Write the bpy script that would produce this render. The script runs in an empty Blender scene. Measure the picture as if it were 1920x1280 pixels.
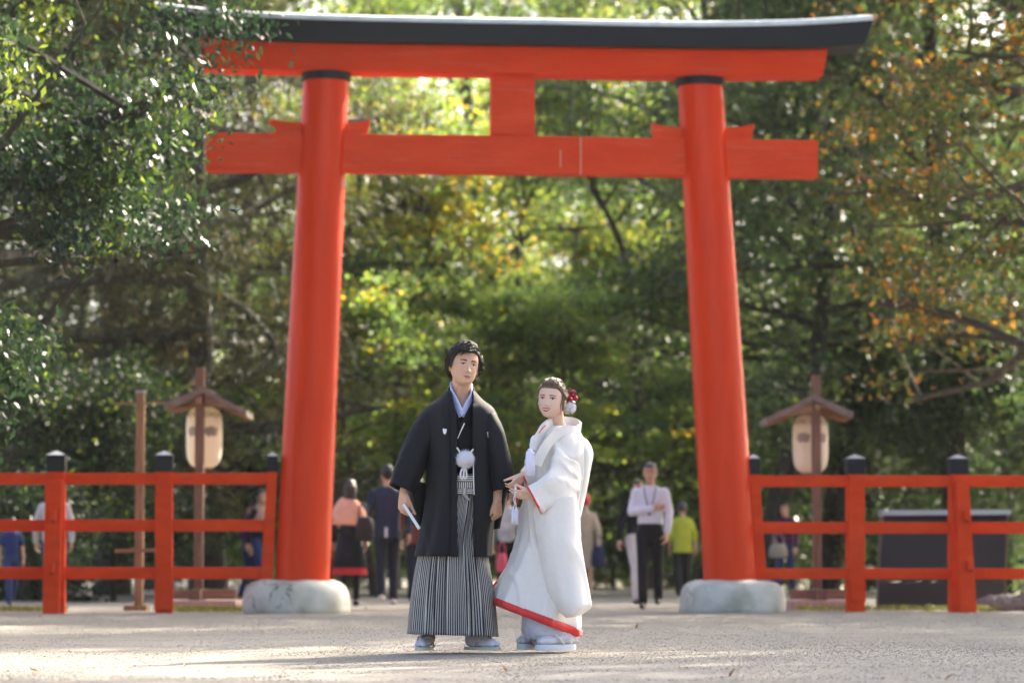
import bpy, bmesh, math, random
import numpy as np
from math import sin, cos, pi, radians, sqrt, atan2
from mathutils import Vector, Matrix
from mathutils.bvhtree import BVHTree

scene = bpy.context.scene
COL = scene.collection

# ------------------------------------------------------------------ camera
F_PX = 5600.0            # 105 mm lens on a 36 mm sensor, in pixels of a 1920 wide frame
CAM_H = 0.47
PITCH = math.atan(423 / F_PX)
cam_data = bpy.data.cameras.new('camera')
cam_data.lens = 105
cam_data.sensor_width = 36
cam_data.clip_end = 3000
cam_data.dof.use_dof = True
cam_data.dof.focus_distance = 17.0
cam_data.dof.aperture_fstop = 2.4
cam_data.dof.aperture_blades = 0
camera = bpy.data.objects.new('camera', cam_data)
COL.objects.link(camera)
camera.location = (0, 0, CAM_H)
camera.rotation_euler = (pi / 2 + PITCH, 0, 0)
scene.camera = camera

# ------------------------------------------------------------------ sky, sun, exposure
SUN_EL = radians(36)
SUN_AZ = radians(42)      # to the right of straight ahead
world = bpy.data.worlds.new('World')
scene.world = world
world.use_nodes = True
wn = world.node_tree.nodes
sky = wn.new('ShaderNodeTexSky')
sky.sky_type = 'NISHITA'
sky.sun_disc = False
sky.sun_elevation = SUN_EL
sky.sun_rotation = SUN_AZ
sky.air_density = 0.7
sky.dust_density = 5.0
sky.ozone_density = 0.0
wn['Background'].inputs['Strength'].default_value = 0.15
world.node_tree.links.new(sky.outputs[0], wn['Background'].inputs['Color'])

sun_data = bpy.data.lights.new('sun', 'SUN')
sun_data.energy = 5.0
sun_data.angle = radians(0.6)
sun_data.color = (1.0, 0.9, 0.74)
sun = bpy.data.objects.new('sun', sun_data)
COL.objects.link(sun)
SUN_DIR = Vector((sin(SUN_AZ) * cos(SUN_EL), cos(SUN_AZ) * cos(SUN_EL), sin(SUN_EL)))
sun.location = SUN_DIR * 60
sun.rotation_euler = SUN_DIR.to_track_quat('Z', 'Y').to_euler()

vs = scene.view_settings
vs.view_transform = 'Standard'
vs.look = 'None'
vs.gamma = 1.0
vs.use_curve_mapping = False
vs.exposure = 2.05
scene.cycles.use_denoising = True
scene.cycles.max_bounces = 6
scene.cycles.diffuse_bounces = 3
scene.cycles.glossy_bounces = 2
scene.cycles.transmission_bounces = 4
scene.cycles.sample_clamp_indirect = 6.0
scene.cycles.caustics_reflective = False
scene.cycles.caustics_refractive = False

# ------------------------------------------------------------------ helpers
def P(px, py, Y):
    """point at depth Y (metres) seen at pixel px, py of the 1920 x 1280 frame"""
    u = (px - 960) / F_PX
    v = (640 - py) / F_PX
    d = cos(PITCH) - v * sin(PITCH)
    return Vector((u * Y / d, Y, CAM_H + Y * (sin(PITCH) + v * cos(PITCH)) / d))

ORIGIN = {}

def tag(o, label=None, category=None, group=None, kind=None):
    if label: o['label'] = label
    if category: o['category'] = category
    if group: o['group'] = group
    if kind: o['kind'] = kind
    return o

def thing(name, label, category, loc=(0, 0, 0), rot=0.0, group=None):
    o = bpy.data.objects.new(name, None)
    o.empty_display_size = 0.2
    COL.objects.link(o)
    o.location = loc
    o.rotation_euler = (0, 0, rot)
    ORIGIN[o.name] = Vector(loc)
    return tag(o, label, category, group)

def link(name, me, mat, parent=None, smooth=True):
    o = bpy.data.objects.new(name, me)
    COL.objects.link(o)
    if mat is not None and len(me.materials) == 0:
        me.materials.append(mat)
    if parent is not None:
        o.parent = parent
        ORIGIN[o.name] = ORIGIN.get(parent.name, Vector())
    if smooth:
        me.polygons.foreach_set('use_smooth', [True] * len(me.polygons))
    else:
        me.polygons.foreach_set('use_smooth', [False] * len(me.polygons))
    return o

class MB:
    """collects shapes, links them as ONE mesh object"""
    def __init__(self):
        self.v = []; self.f = []
    def add(self, verts, faces):
        b = len(self.v)
        self.v.extend([tuple(p) for p in verts])
        self.f.extend([tuple(i + b for i in q) for q in faces])
        return self
    def box(self, c, s, rot=None):
        c = Vector(c); hx, hy, hz = s[0] / 2, s[1] / 2, s[2] / 2
        vs_ = [Vector((x, y, z)) for x in (-hx, hx) for y in (-hy, hy) for z in (-hz, hz)]
        if rot is not None: vs_ = [rot @ p for p in vs_]
        return self.add([p + c for p in vs_], [(0, 1, 3, 2), (4, 6, 7, 5), (0, 4, 5, 1), (2, 3, 7, 6), (0, 2, 6, 4), (1, 5, 7, 3)])
    def hexa(self, q0, q1):
        """solid between two quads given as four points each, same order"""
        return self.add(list(q0) + list(q1), [(3, 2, 1, 0), (4, 5, 6, 7), (0, 1, 5, 4), (1, 2, 6, 5), (2, 3, 7, 6), (3, 0, 4, 7)])
    def loft(self, rings, cap0=True, cap1=True, closed=True):
        n = len(rings[0]); vs_ = [p for r in rings for p in r]; fs = []
        m = n if closed else n - 1
        for k in range(len(rings) - 1):
            for i in range(m):
                j = (i + 1) % n
                fs.append((k * n + i, k * n + j, (k + 1) * n + j, (k + 1) * n + i))
        if cap0 and closed: fs.append(tuple(range(n - 1, -1, -1)))
        if cap1 and closed: fs.append(tuple((len(rings) - 1) * n + i for i in range(n)))
        return self.add(vs_, fs)
    def tube(self, pts, radii, n=8, flat=1.0, cap=True):
        pts = [Vector(p) for p in pts]
        if not hasattr(radii, '__len__'): radii = [radii] * len(pts)
        rings = []; prev = None
        for i, p in enumerate(pts):
            t = (pts[min(i + 1, len(pts) - 1)] - pts[max(i - 1, 0)])
            if t.length < 1e-9: t = Vector((0, 0, 1))
            t.normalize()
            if prev is None:
                a = t.orthogonal().normalized() if abs(t.z) > 0.9 else t.cross(Vector((0, 0, 1))).normalized()
            else:
                a = prev - t * prev.dot(t)
                a = a.normalized() if a.length > 1e-6 else t.orthogonal().normalized()
            prev = a; b = t.cross(a)
            rings.append([p + (a * cos(2 * pi * k / n) + b * flat * sin(2 * pi * k / n)) * radii[i] for k in range(n)])
        return self.loft(rings, cap, cap)
    def capsule(self, p0, r0, p1, r1, n=10, m=3):
        p0 = Vector(p0); p1 = Vector(p1); t = p1 - p0
        L = t.length
        t = t / L if L > 1e-6 else Vector((0, 0, 1))
        a = t.orthogonal().normalized(); b = t.cross(a)
        rings = []
        for k in range(m + 1):
            ang = -pi / 2 + (pi / 2) * k / m
            rr = max(r0 * cos(ang), r0 * 0.03)
            rings.append([p0 + t * r0 * sin(ang) + (a * cos(2 * pi * i / n) + b * sin(2 * pi * i / n)) * rr for i in range(n)])
        for k in range(m + 1):
            ang = (pi / 2) * k / m
            rr = max(r1 * cos(ang), r1 * 0.03)
            rings.append([p1 + t * r1 * sin(ang) + (a * cos(2 * pi * i / n) + b * sin(2 * pi * i / n)) * rr for i in range(n)])
        return self.loft(rings)
    def chain(self, pts, radii, n=10):
        for i in range(len(pts) - 1):
            self.capsule(pts[i], radii[i], pts[i + 1], radii[i + 1], n)
        return self
    def ellip(self, c, r, rot=None, nu=14, nv=9):
        c = Vector(c); rings = []
        for k in range(nv + 1):
            ph = -pi / 2 + pi * k / nv
            cr = max(cos(ph), 0.02)
            ring = [Vector((r[0] * cr * cos(2 * pi * i / nu), r[1] * cr * sin(2 * pi * i / nu), r[2] * sin(ph))) for i in range(nu)]
            if rot is not None: ring = [rot @ p for p in ring]
            rings.append([p + c for p in ring])
        return self.loft(rings)
    def lathe(self, c, prof, n=24, cap=True):
        c = Vector(c)
        return self.loft([[c + Vector((r * cos(2 * pi * i / n), r * sin(2 * pi * i / n), z)) for i in range(n)] for r, z in prof], cap, cap)
    def mesh(self, name, origin=Vector()):
        me = bpy.data.meshes.new(name)
        o = origin
        me.from_pydata([(p[0] - o[0], p[1] - o[1], p[2] - o[2]) for p in self.v], [], self.f)
        me.update()
        return me
    def build(self, name, mat, parent=None, smooth=False, local=False, bevel=0.0, solid=0.0, angle=None):
        org = Vector() if (local or parent is None) else ORIGIN.get(parent.name, Vector())
        me = self.mesh(name, org)
        if bevel > 0:
            bm = bmesh.new(); bm.from_mesh(me)
            es = [e for e in bm.edges if len(e.link_faces) == 2 and e.calc_face_angle(0) > 0.5]
            bmesh.ops.bevel(bm, geom=es, offset=bevel, segments=2, affect='EDGES', profile=0.6)
            bm.to_mesh(me); bm.free()
        o = link(name, me, mat, parent, smooth)
        if solid > 0:
            m = o.modifiers.new('thickness', 'SOLIDIFY'); m.thickness = solid; m.offset = -1
        if angle:
            me.set_sharp_from_angle(angle=angle)
            me.polygons.foreach_set('use_smooth', [True] * len(me.polygons))
        return o
    def remeshed(self, name, voxel, smooth=2, factor=0.5, origin=Vector()):
        me = self.mesh('tmp', origin)
        o = bpy.data.objects.new('tmp', me); COL.objects.link(o)
        m = o.modifiers.new('r', 'REMESH'); m.mode = 'VOXEL'; m.voxel_size = voxel
        if smooth:
            s = o.modifiers.new('s', 'SMOOTH'); s.iterations = smooth; s.factor = factor
        dg = bpy.context.evaluated_depsgraph_get()
        out = bpy.data.meshes.new_from_object(o.evaluated_get(dg))
        out.name = name
        bpy.data.objects.remove(o); bpy.data.meshes.remove(me)
        return out
    def blob(self, name, mat, parent, voxel=0.013, smooth=2, local=False):
        org = Vector() if (local or parent is None) else ORIGIN.get(parent.name, Vector())
        return link(name, self.remeshed(name, voxel, smooth, origin=org), mat, parent, True)

def bvh_of(objs):
    vs_ = []; fs = []
    for o in objs:
        b = len(vs_); org = ORIGIN.get(o.name, Vector())
        vs_ += [v.co + org for v in o.data.vertices]
        fs += [tuple(i + b for i in p.vertices) for p in o.data.polygons]
    return BVHTree.FromPolygons(vs_, fs)

def smooth_interp(x, xs, ys):
    """monotone cubic through the control points (xs rising)"""
    xs = np.asarray(xs, float); ys = np.asarray(ys, float); x = np.asarray(x, float)
    d = np.diff(ys) / np.diff(xs)
    m = np.zeros_like(ys); m[0] = d[0]; m[-1] = d[-1]
    for i in range(1, len(xs) - 1):
        m[i] = 0 if d[i - 1] * d[i] <= 0 else 2 * d[i - 1] * d[i] / (d[i - 1] + d[i])
    i = np.clip(np.searchsorted(xs, x) - 1, 0, len(xs) - 2)
    h = xs[i + 1] - xs[i]; t = np.clip((x - xs[i]) / h, 0, 1)
    return ((2 * t**3 - 3 * t**2 + 1) * ys[i] + (t**3 - 2 * t**2 + t) * h * m[i] + (-2 * t**3 + 3 * t**2) * ys[i + 1] + (t**3 - t**2) * h * m[i + 1])

# ------------------------------------------------------------------ materials
MATS = {}
def new_mat(name):
    m = bpy.data.materials.new(name); m.use_nodes = True
    MATS[name] = m
    return m, m.node_tree.nodes, m.node_tree.links

def mat(name, col, rough=0.6, var=0.12, scale=8.0, bump=0.0, bscale=60.0, spec=0.5, metal=0.0, sheen=0.0, stretch=None, col2=None, coat=0.0, wear=None, wscale=(1.5, 6, 30), wamt=0.35):
    """principled surface whose colour wanders with noise and whose relief is fine noise"""
    m, N, L = new_mat(name)
    b = N['Principled BSDF']
    b.inputs['Roughness'].default_value = rough
    b.inputs['Specular IOR Level'].default_value = spec
    b.inputs['Metallic'].default_value = metal
    b.inputs['Sheen Weight'].default_value = sheen
    b.inputs['Coat Weight'].default_value = coat
    b.inputs['Coat Roughness'].default_value = 0.25
    tc = N.new('ShaderNodeTexCoord'); mp = N.new('ShaderNodeMapping')
    L.new(tc.outputs['Object'], mp.inputs['Vector'])
    if stretch: mp.inputs['Scale'].default_value = stretch
    nz = N.new('ShaderNodeTexNoise'); nz.inputs['Scale'].default_value = scale; nz.inputs['Detail'].default_value = 5
    nz.inputs['Roughness'].default_value = 0.65
    L.new(mp.outputs[0], nz.inputs['Vector'])
    rp = N.new('ShaderNodeValToRGB')
    c2 = col2 if col2 else tuple(min(1, c * (1 + 1.2 * var)) for c in col)
    c1 = tuple(c * (1 - var) for c in col)
    rp.color_ramp.elements[0].position = 0.3; rp.color_ramp.elements[0].color = (*c1, 1)
    rp.color_ramp.elements[1].position = 0.72; rp.color_ramp.elements[1].color = (*c2, 1)
    L.new(nz.outputs['Fac'], rp.inputs[0])
    L.new(rp.outputs[0], b.inputs['Base Color'])
    if wear:
        m3 = N.new('ShaderNodeMapping'); m3.inputs['Scale'].default_value = wscale
        L.new(tc.outputs['Object'], m3.inputs['Vector'])
        n3 = N.new('ShaderNodeTexNoise'); n3.inputs['Scale'].default_value = 1.0; n3.inputs['Detail'].default_value = 8; n3.inputs['Roughness'].default_value = 0.75
        L.new(m3.outputs[0], n3.inputs['Vector'])
        w1 = N.new('ShaderNodeMapRange'); w1.inputs['From Min'].default_value = 0.54; w1.inputs['From Max'].default_value = 0.74; w1.inputs['To Max'].default_value = wamt
        L.new(n3.outputs['Fac'], w1.inputs['Value'])
        wx = N.new('ShaderNodeMix'); wx.data_type = 'RGBA'; wx.inputs['B'].default_value = (*wear, 1)
        L.new(w1.outputs[0], wx.inputs['Factor']); L.new(rp.outputs[0], wx.inputs['A']); L.new(wx.outputs['Result'], b.inputs['Base Color'])
    if bump > 0:
        n2 = N.new('ShaderNodeTexNoise'); n2.inputs['Scale'].default_value = bscale; n2.inputs['Detail'].default_value = 4
        L.new(mp.outputs[0], n2.inputs['Vector'])
        bp = N.new('ShaderNodeBump'); bp.inputs['Strength'].default_value = bump; bp.inputs['Distance'].default_value = 0.01
        L.new(n2.outputs['Fac'], bp.inputs['Height'])
        L.new(bp.outputs[0], b.inputs['Normal'])
        rr = N.new('ShaderNodeMapRange'); rr.inputs['To Min'].default_value = max(0.05, rough - 0.1); rr.inputs['To Max'].default_value = min(1, rough + 0.12)
        L.new(nz.outputs['Fac'], rr.inputs['Value']); L.new(rr.outputs[0], b.inputs['Roughness'])
    return m

def leaf_mat(name, stops, trans=0.45, rough=0.35, spec=0.5, tboost=1.5):
    """stops: [(position, colour)] read by the leaf's own tone"""
    m, N, L = new_mat(name)
    b = N['Principled BSDF']
    at = N.new('ShaderNodeAttribute'); at.attribute_name = 'tone'
    oi = N.new('ShaderNodeObjectInfo')
    ad = N.new('ShaderNodeMath'); ad.operation = 'MULTIPLY_ADD'; ad.inputs[1].default_value = 0.16
    L.new(oi.outputs['Random'], ad.inputs[0]); L.new(at.outputs['Fac'], ad.inputs[2])
    sb = N.new('ShaderNodeMath'); sb.operation = 'SUBTRACT'; sb.inputs[1].default_value = 0.08
    L.new(ad.outputs[0], sb.inputs[0])
    rp = N.new('ShaderNodeValToRGB')
    el = rp.color_ramp.elements
    while len(el) < len(stops): el.new(0.5)
    for e, (p, c) in zip(el, stops):
        e.position = p; e.color = (*c, 1)
    L.new(sb.outputs[0], rp.inputs[0])
    L.new(rp.outputs[0], b.inputs['Base Color'])
    b.inputs['Roughness'].default_value = rough
    b.inputs['Specular IOR Level'].default_value = spec
    tr = N.new('ShaderNodeBsdfTranslucent')
    mx = N.new('ShaderNodeMix'); mx.data_type = 'RGBA'; mx.blend_type = 'MULTIPLY'; mx.inputs['Factor'].default_value = 1
    mx.inputs['B'].default_value = (1.6 * tboost, 1.5 * tboost, 0.8 * tboost, 1)
    L.new(rp.outputs[0], mx.inputs['A']); L.new(mx.outputs['Result'], tr.inputs['Color'])
    ms = N.new('ShaderNodeMixShader'); ms.inputs[0].default_value = trans
    L.new(b.outputs[0], ms.inputs[1]); L.new(tr.outputs[0], ms.inputs[2])
    L.new(ms.outputs[0], N['Material Output'].inputs['Surface'])
    return m

def stripe_mat(name, attr, c_dark, c_light, duty=0.5, rough=0.75):
    m, N, L = new_mat(name)
    b = N['Principled BSDF']; b.inputs['Roughness'].default_value = rough
    b.inputs['Specular IOR Level'].default_value = 0.25
    at = N.new('ShaderNodeAttribute'); at.attribute_name = attr
    fr = N.new('ShaderNodeMath'); fr.operation = 'FRACT'; L.new(at.outputs['Fac'], fr.inputs[0])
    gt = N.new('ShaderNodeMath'); gt.operation = 'GREATER_THAN'; gt.inputs[1].default_value = duty
    L.new(fr.outputs[0], gt.inputs[0])
    mx = N.new('ShaderNodeMix'); mx.data_type = 'RGBA'
    mx.inputs['A'].default_value = (*c_dark, 1); mx.inputs['B'].default_value = (*c_light, 1)
    L.new(gt.outputs[0], mx.inputs['Factor']); L.new(mx.outputs['Result'], b.inputs['Base Color'])
    return m

def wood_mat(name, c1, c2, rough=0.7, axis='Z', bump=0.25):
    st = {'Z': (14, 14, 1.0), 'X': (1.0, 14, 14)}[axis]
    return mat(name, c1, rough, 0.25, 3.5, bump, 9.0, stretch=st, col2=c2, spec=0.3)
# ------------------------------------------------------------------ the palette
M_VERM = mat('vermilion_paint', (0.76, 0.046, 0.005), 0.5, 0.10, 2.2, 0.12, 14, stretch=(0.6, 2, 2.5), col2=(0.80, 0.060, 0.009), spec=0.12, wear=(0.62, 0.20, 0.13), wscale=(1.2, 6, 26), wamt=0.5)
M_VERM_P = mat('vermilion_pillar_paint', (0.74, 0.040, 0.003), 0.5, 0.12, 1.6, 0.05, 10, stretch=(3, 3, 0.35), col2=(0.80, 0.054, 0.005), coat=0.3, spec=0.08, wear=(0.40, 0.035, 0.008), wscale=(9, 9, 0.7), wamt=0.4)
M_VERM_F = mat('weathered_vermilion', (0.73, 0.052, 0.008), 0.6, 0.16, 3.0, 0.2, 22, stretch=(0.7, 2, 2), col2=(0.76, 0.076, 0.018), spec=0.12, wear=(0.30, 0.07, 0.04), wscale=(5, 5, 9), wamt=0.55)
M_VERM_W = mat('faded_vermilion', (0.76, 0.058, 0.014), 0.6, 0.10, 3.0, 0.2, 20, stretch=(0.7, 2, 2), col2=(0.79, 0.08, 0.026), spec=0.12, wear=(0.66, 0.26, 0.19), wscale=(1.2, 6, 26), wamt=0.5)
M_BLACKP = mat('black_paint', (0.010, 0.012, 0.016), 0.55, 0.25, 2.5, 0.12, 16, stretch=(0.6, 2, 3), col2=(0.018, 0.020, 0.026), spec=0.25)
M_LEAD = mat('weathered_sheet_metal', (0.62, 0.66, 0.66), 0.5, 0.2, 4.0, 0.15, 30, metal=0.4)
M_SCRATCH = mat('pale_scratch', (0.72, 0.32, 0.24), 0.7, 0.1)
def stone_base_mat():
    m, N, L = new_mat('weathered_plaster')
    b = N['Principled BSDF']; b.inputs['Roughness'].default_value = 0.85
    tc = N.new('ShaderNodeTexCoord')
    n1 = N.new('ShaderNodeTexNoise'); n1.inputs['Scale'].default_value = 3.2; n1.inputs['Detail'].default_value = 7
    L.new(tc.outputs['Object'], n1.inputs['Vector'])
    r1 = N.new('ShaderNodeValToRGB'); e = r1.color_ramp.elements
    e[0].position = 0.32; e[0].color = (0.36, 0.36, 0.28, 1); e[1].position = 0.6; e[1].color = (0.62, 0.60, 0.52, 1)
    L.new(n1.outputs['Fac'], r1.inputs[0])
    # thin dark cracks: where a warped noise crosses its middle value, and only in patches
    n2 = N.new('ShaderNodeTexNoise'); n2.inputs['Scale'].default_value = 2.3; n2.inputs['Detail'].default_value = 8
    n2.inputs['Distortion'].default_value = 0.6
    L.new(tc.outputs['Object'], n2.inputs['Vector'])
    s = N.new('ShaderNodeMath'); s.operation = 'SUBTRACT'; s.inputs[1].default_value = 0.5; L.new(n2.outputs['Fac'], s.inputs[0])
    a = N.new('ShaderNodeMath'); a.operation = 'ABSOLUTE'; L.new(s.outputs[0], a.inputs[0])
    r2 = N.new('ShaderNodeValToRGB'); e = r2.color_ramp.elements
    e[0].position = 0.002; e[0].color = (1, 1, 1, 1); e[1].position = 0.011; e[1].color = (0, 0, 0, 1)
    L.new(a.outputs[0], r2.inputs[0])
    n3 = N.new('ShaderNodeTexNoise'); n3.inputs['Scale'].default_value = 1.7
    L.new(tc.outputs['Object'], n3.inputs['Vector'])
    g = N.new('ShaderNodeMapRange'); g.inputs['From Min'].default_value = 0.54; g.inputs['From Max'].default_value = 0.66
    L.new(n3.outputs['Fac'], g.inputs['Value'])
    mu = N.new('ShaderNodeMath'); mu.operation = 'MULTIPLY'; L.new(r2.outputs[0], mu.inputs[0]); L.new(g.outputs[0], mu.inputs[1])
    mx = N.new('ShaderNodeMix'); mx.data_type = 'RGBA'; mx.inputs['B'].default_value = (0.07, 0.065, 0.04, 1)
    L.new(mu.outputs[0], mx.inputs['Factor']); L.new(r1.outputs[0], mx.inputs['A'])
    L.new(mx.outputs['Result'], b.inputs['Base Color'])
    bp = N.new('ShaderNodeBump'); bp.inputs['Strength'].default_value = 0.35; bp.inputs['Distance'].default_value = 0.02
    L.new(n1.outputs['Fac'], bp.inputs['Height']); L.new(bp.outputs[0], b.inputs['Normal'])
    return m
M_PLASTER = stone_base_mat()
M_WOOD = wood_mat('aged_cedar', (0.15, 0.085, 0.055), (0.26, 0.165, 0.115))
M_WOODX = wood_mat('aged_cedar_board', (0.27, 0.15, 0.09), (0.40, 0.25, 0.16), axis='X')
M_WOOD_L = wood_mat('pale_cedar', (0.26, 0.15, 0.075), (0.4, 0.26, 0.15))
M_ROOFW = mat('grey_bark_roof', (0.19, 0.16, 0.14), 0.85, 0.3, 9, 0.4, 40)
M_PINKSTONE = mat('pink_granite', (0.46, 0.32, 0.28), 0.85, 0.18, 18, 0.2, 50)
M_BROWNP = mat('dark_brown_board', (0.028, 0.019, 0.016), 0.55, 0.2, 2, 0.1, 12)
M_STEEL = mat('grey_metal_trim', (0.38, 0.42, 0.46), 0.4, 0.1, 5, metal=0.5)
M_BOLT = mat('rusty_iron', (0.09, 0.05, 0.03), 0.7, 0.3, 30, metal=0.6)
M_ROCK = mat('grey_rock', (0.2, 0.19, 0.17), 0.9, 0.35, 6, 0.5, 18)
M_BARK = mat('dark_bark', (0.030, 0.025, 0.019), 0.9, 0.4, 5, 0.6, 14, stretch=(3, 3, 0.8), col2=(0.07, 0.058, 0.043))
M_BARK_B = mat('brown_bark', (0.055, 0.042, 0.03), 0.9, 0.4, 5, 0.6, 14, stretch=(3, 3, 0.8), col2=(0.11, 0.085, 0.06))

def paper_mat():
    m, N, L = new_mat('lantern_paper')
    b = N['Principled BSDF']; b.inputs['Roughness'].default_value = 0.7
    b.inputs['Base Color'].default_value = (0.90, 0.87, 0.80, 1)
    tr = N.new('ShaderNodeBsdfTranslucent'); tr.inputs['Color'].default_value = (0.9, 0.76, 0.55, 1)
    ms = N.new('ShaderNodeMixShader'); ms.inputs[0].default_value = 0.45
    L.new(b.outputs[0], ms.inputs[1]); L.new(tr.outputs[0], ms.inputs[2]); L.new(ms.outputs[0], N['Material Output'].inputs['Surface'])
    return m
M_PAPER = paper_mat()
M_CAPT = mat('dull_zinc', (0.34, 0.36, 0.38), 0.55, 0.2, 6, metal=0.3)
M_INK = mat('faded_ink', (0.38, 0.31, 0.24), 0.8, 0.1)

def ground_mat():
    m, N, L = new_mat('pale_gravel')
    b = N['Principled BSDF']; b.inputs['Roughness'].default_value = 0.92; b.inputs['Specular IOR Level'].default_value = 0.2
    tc = N.new('ShaderNodeTexCoord')
    v = N.new('ShaderNodeTexVoronoi'); v.inputs['Scale'].default_value = 70
    L.new(tc.outputs['Object'], v.inputs['Vector'])
    n = N.new('ShaderNodeTexNoise'); n.inputs['Scale'].default_value = 0.35; n.inputs['Detail'].default_value = 6
    L.new(tc.outputs['Object'], n.inputs['Vector'])
    r = N.new('ShaderNodeValToRGB'); e = r.color_ramp.elements
    e[0].position = 0.3; e[0].color = (0.255, 0.232, 0.19, 1); e[1].position = 0.75; e[1].color = (0.31, 0.283, 0.238, 1)
    L.new(n.outputs['Fac'], r.inputs[0])
    hv = N.new('ShaderNodeSeparateColor'); L.new(v.outputs['Color'], hv.inputs[0])
    mr = N.new('ShaderNodeMapRange'); mr.inputs['To Min'].default_value = 0.72; mr.inputs['To Max'].default_value = 1.25
    L.new(hv.outputs[0], mr.inputs['Value'])
    mx = N.new('ShaderNodeMix'); mx.data_type = 'RGBA'; mx.blend_type = 'MULTIPLY'; mx.inputs['Factor'].default_value = 1
    L.new(r.outputs[0], mx.inputs['A']); L.new(mr.outputs[0], mx.inputs['B'])
    L.new(mx.outputs['Result'], b.inputs['Base Color'])
    bp = N.new('ShaderNodeBump'); bp.inputs['Strength'].default_value = 0.15; bp.inputs['Distance'].default_value = 0.008
    L.new(v.outputs['Distance'], bp.inputs['Height']); L.new(bp.outputs[0], b.inputs['Normal'])
    return m
M_GRAVEL = ground_mat()
def pebble_mat():
    m, N, L = new_mat('gravel_stones')
    b = N['Principled BSDF']; b.inputs['Roughness'].default_value = 0.85; b.inputs['Specular IOR Level'].default_value = 0.25
    at = N.new('ShaderNodeAttribute'); at.attribute_name = 'tone'
    r = N.new('ShaderNodeValToRGB'); e = r.color_ramp.elements
    e[0].position = 0.0; e[0].color = (0.225, 0.205, 0.17, 1); e[1].position = 1.0; e[1].color = (0.37, 0.34, 0.29, 1)
    k = e.new(0.35); k.color = (0.265, 0.242, 0.203, 1); k = e.new(0.7); k.color = (0.32, 0.293, 0.248, 1)
    L.new(at.outputs['Fac'], r.inputs[0]); L.new(r.outputs[0], b.inputs['Base Color'])
    return m
M_PEBBLE = pebble_mat()
M_LITTER = leaf_mat('fallen_leaf', [(0, (0.16, 0.08, 0.03)), (1, (0.35, 0.2, 0.06))], 0.1)

L_DARK = leaf_mat('dark_evergreen_leaf', [(0.0, (0.024, 0.046, 0.028)), (0.6, (0.044, 0.076, 0.036)), (1.0, (0.085, 0.11, 0.034))], 0.42, 0.42, 0.35, 1.7)
L_GLOSS = leaf_mat('glossy_oak_leaf', [(0.0, (0.005, 0.012, 0.010)), (0.55, (0.010, 0.022, 0.014)), (0.85, (0.026, 0.046, 0.015)), (1.0, (0.085, 0.115, 0.02))], 0.36, 0.40, 0.32, 2.6)
L_MAPLE = leaf_mat('green_maple_leaf', [(0.0, (0.055, 0.10, 0.05)), (0.5, (0.095, 0.15, 0.05)), (0.85, (0.14, 0.175, 0.038)), (0.97, (0.24, 0.19, 0.03))], 0.55, 0.5, 0.25, 1.8)
L_YELLOW = leaf_mat('yellow_green_leaf', [(0.0, (0.055, 0.09, 0.022)), (0.5, (0.11, 0.145, 0.025)), (0.8, (0.21, 0.19, 0.025)), (1.0, (0.33, 0.19, 0.025))], 0.55, 0.45, 0.3, 1.75)
L_AUTUMN = leaf_mat('autumn_maple_leaf', [(0.0, (0.03, 0.05, 0.022)), (0.4, (0.06, 0.07, 0.026)), (0.62, (0.12, 0.08, 0.03)), (0.82, (0.25, 0.10, 0.025)), (1.0, (0.36, 0.24, 0.025))], 0.5, 0.45, 0.3, 1.5)
L_CONIF = leaf_mat('cypress_frond', [(0.0, (0.022, 0.026, 0.016)), (0.5, (0.040, 0.048, 0.025)), (0.85, (0.075, 0.075, 0.033)), (1.0, (0.12, 0.075, 0.03))], 0.3, 0.55, 0.25)
L_GRASS = leaf_mat('grass_blade', [(0, (0.06, 0.085, 0.02)), (1, (0.16, 0.16, 0.04))], 0.35, 0.5)
# ------------------------------------------------------------------ ground
def np_mesh(name, verts, faces_flat, nper, tone=None):
    """verts (N,3), faces_flat index array with nper corners a face"""
    me = bpy.data.meshes.new(name)
    nf = len(faces_flat) // nper
    me.vertices.add(len(verts)); me.vertices.foreach_set('co', np.asarray(verts, np.float32).ravel())
    me.loops.add(len(faces_flat)); me.loops.foreach_set('vertex_index', np.asarray(faces_flat, np.int32))
    me.polygons.add(nf); me.polygons.foreach_set('loop_start', np.arange(0, nf * nper, nper, dtype=np.int32))
    me.update(calc_edges=True)
    if tone is not None:
        a = me.attributes.new('tone', 'FLOAT', 'FACE'); a.data.foreach_set('value', np.asarray(tone, np.float32))
    return me

def make_ground():
    xs = np.concatenate([-np.geomspace(500, 30, 10), np.linspace(-26, 26, 53), np.geomspace(30, 500, 10)])
    ys = np.concatenate([np.linspace(-60, 0, 5), np.linspace(2, 60, 59), np.geomspace(62, 900, 22)])
    X, Y = np.meshgrid(xs, ys)
    rise = 0.02 * np.sin(X * 0.9 + Y * 0.37) + 0.014 * np.sin(X * 0.41 - Y * 0.8)
    flat = np.exp(-((X + 0.1) / 1.4) ** 2 - ((Y - 17) / 1.5) ** 2)
    Z = rise * np.clip((np.hypot(X, Y - 32)) / 12, 0.1, 1) * (1 - flat) - 0.012
    V = np.stack([X, Y, Z], -1).reshape(-1, 3)
    nx = len(xs); idx = []
    for j in range(len(ys) - 1):
        for i in range(nx - 1):
            idx += [j * nx + i, j * nx + i + 1, (j + 1) * nx + i + 1, (j + 1) * nx + i]
    me = np_mesh('ground', V, idx, 4)
    o = link('ground', me, M_GRAVEL, None, True)
    tag(o, kind='structure', label='pale gravel forecourt under dappled shade')
    return o
ground = make_ground()
GB = BVHTree.FromPolygons([v.co.copy() for v in ground.data.vertices], [tuple(p.vertices) for p in ground.data.polygons])
def gz(x, y):
    h = GB.ray_cast(Vector((x, y, 5)), Vector((0, 0, -1)))
    return h[0].z if h[0] is not None else 0.0

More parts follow.
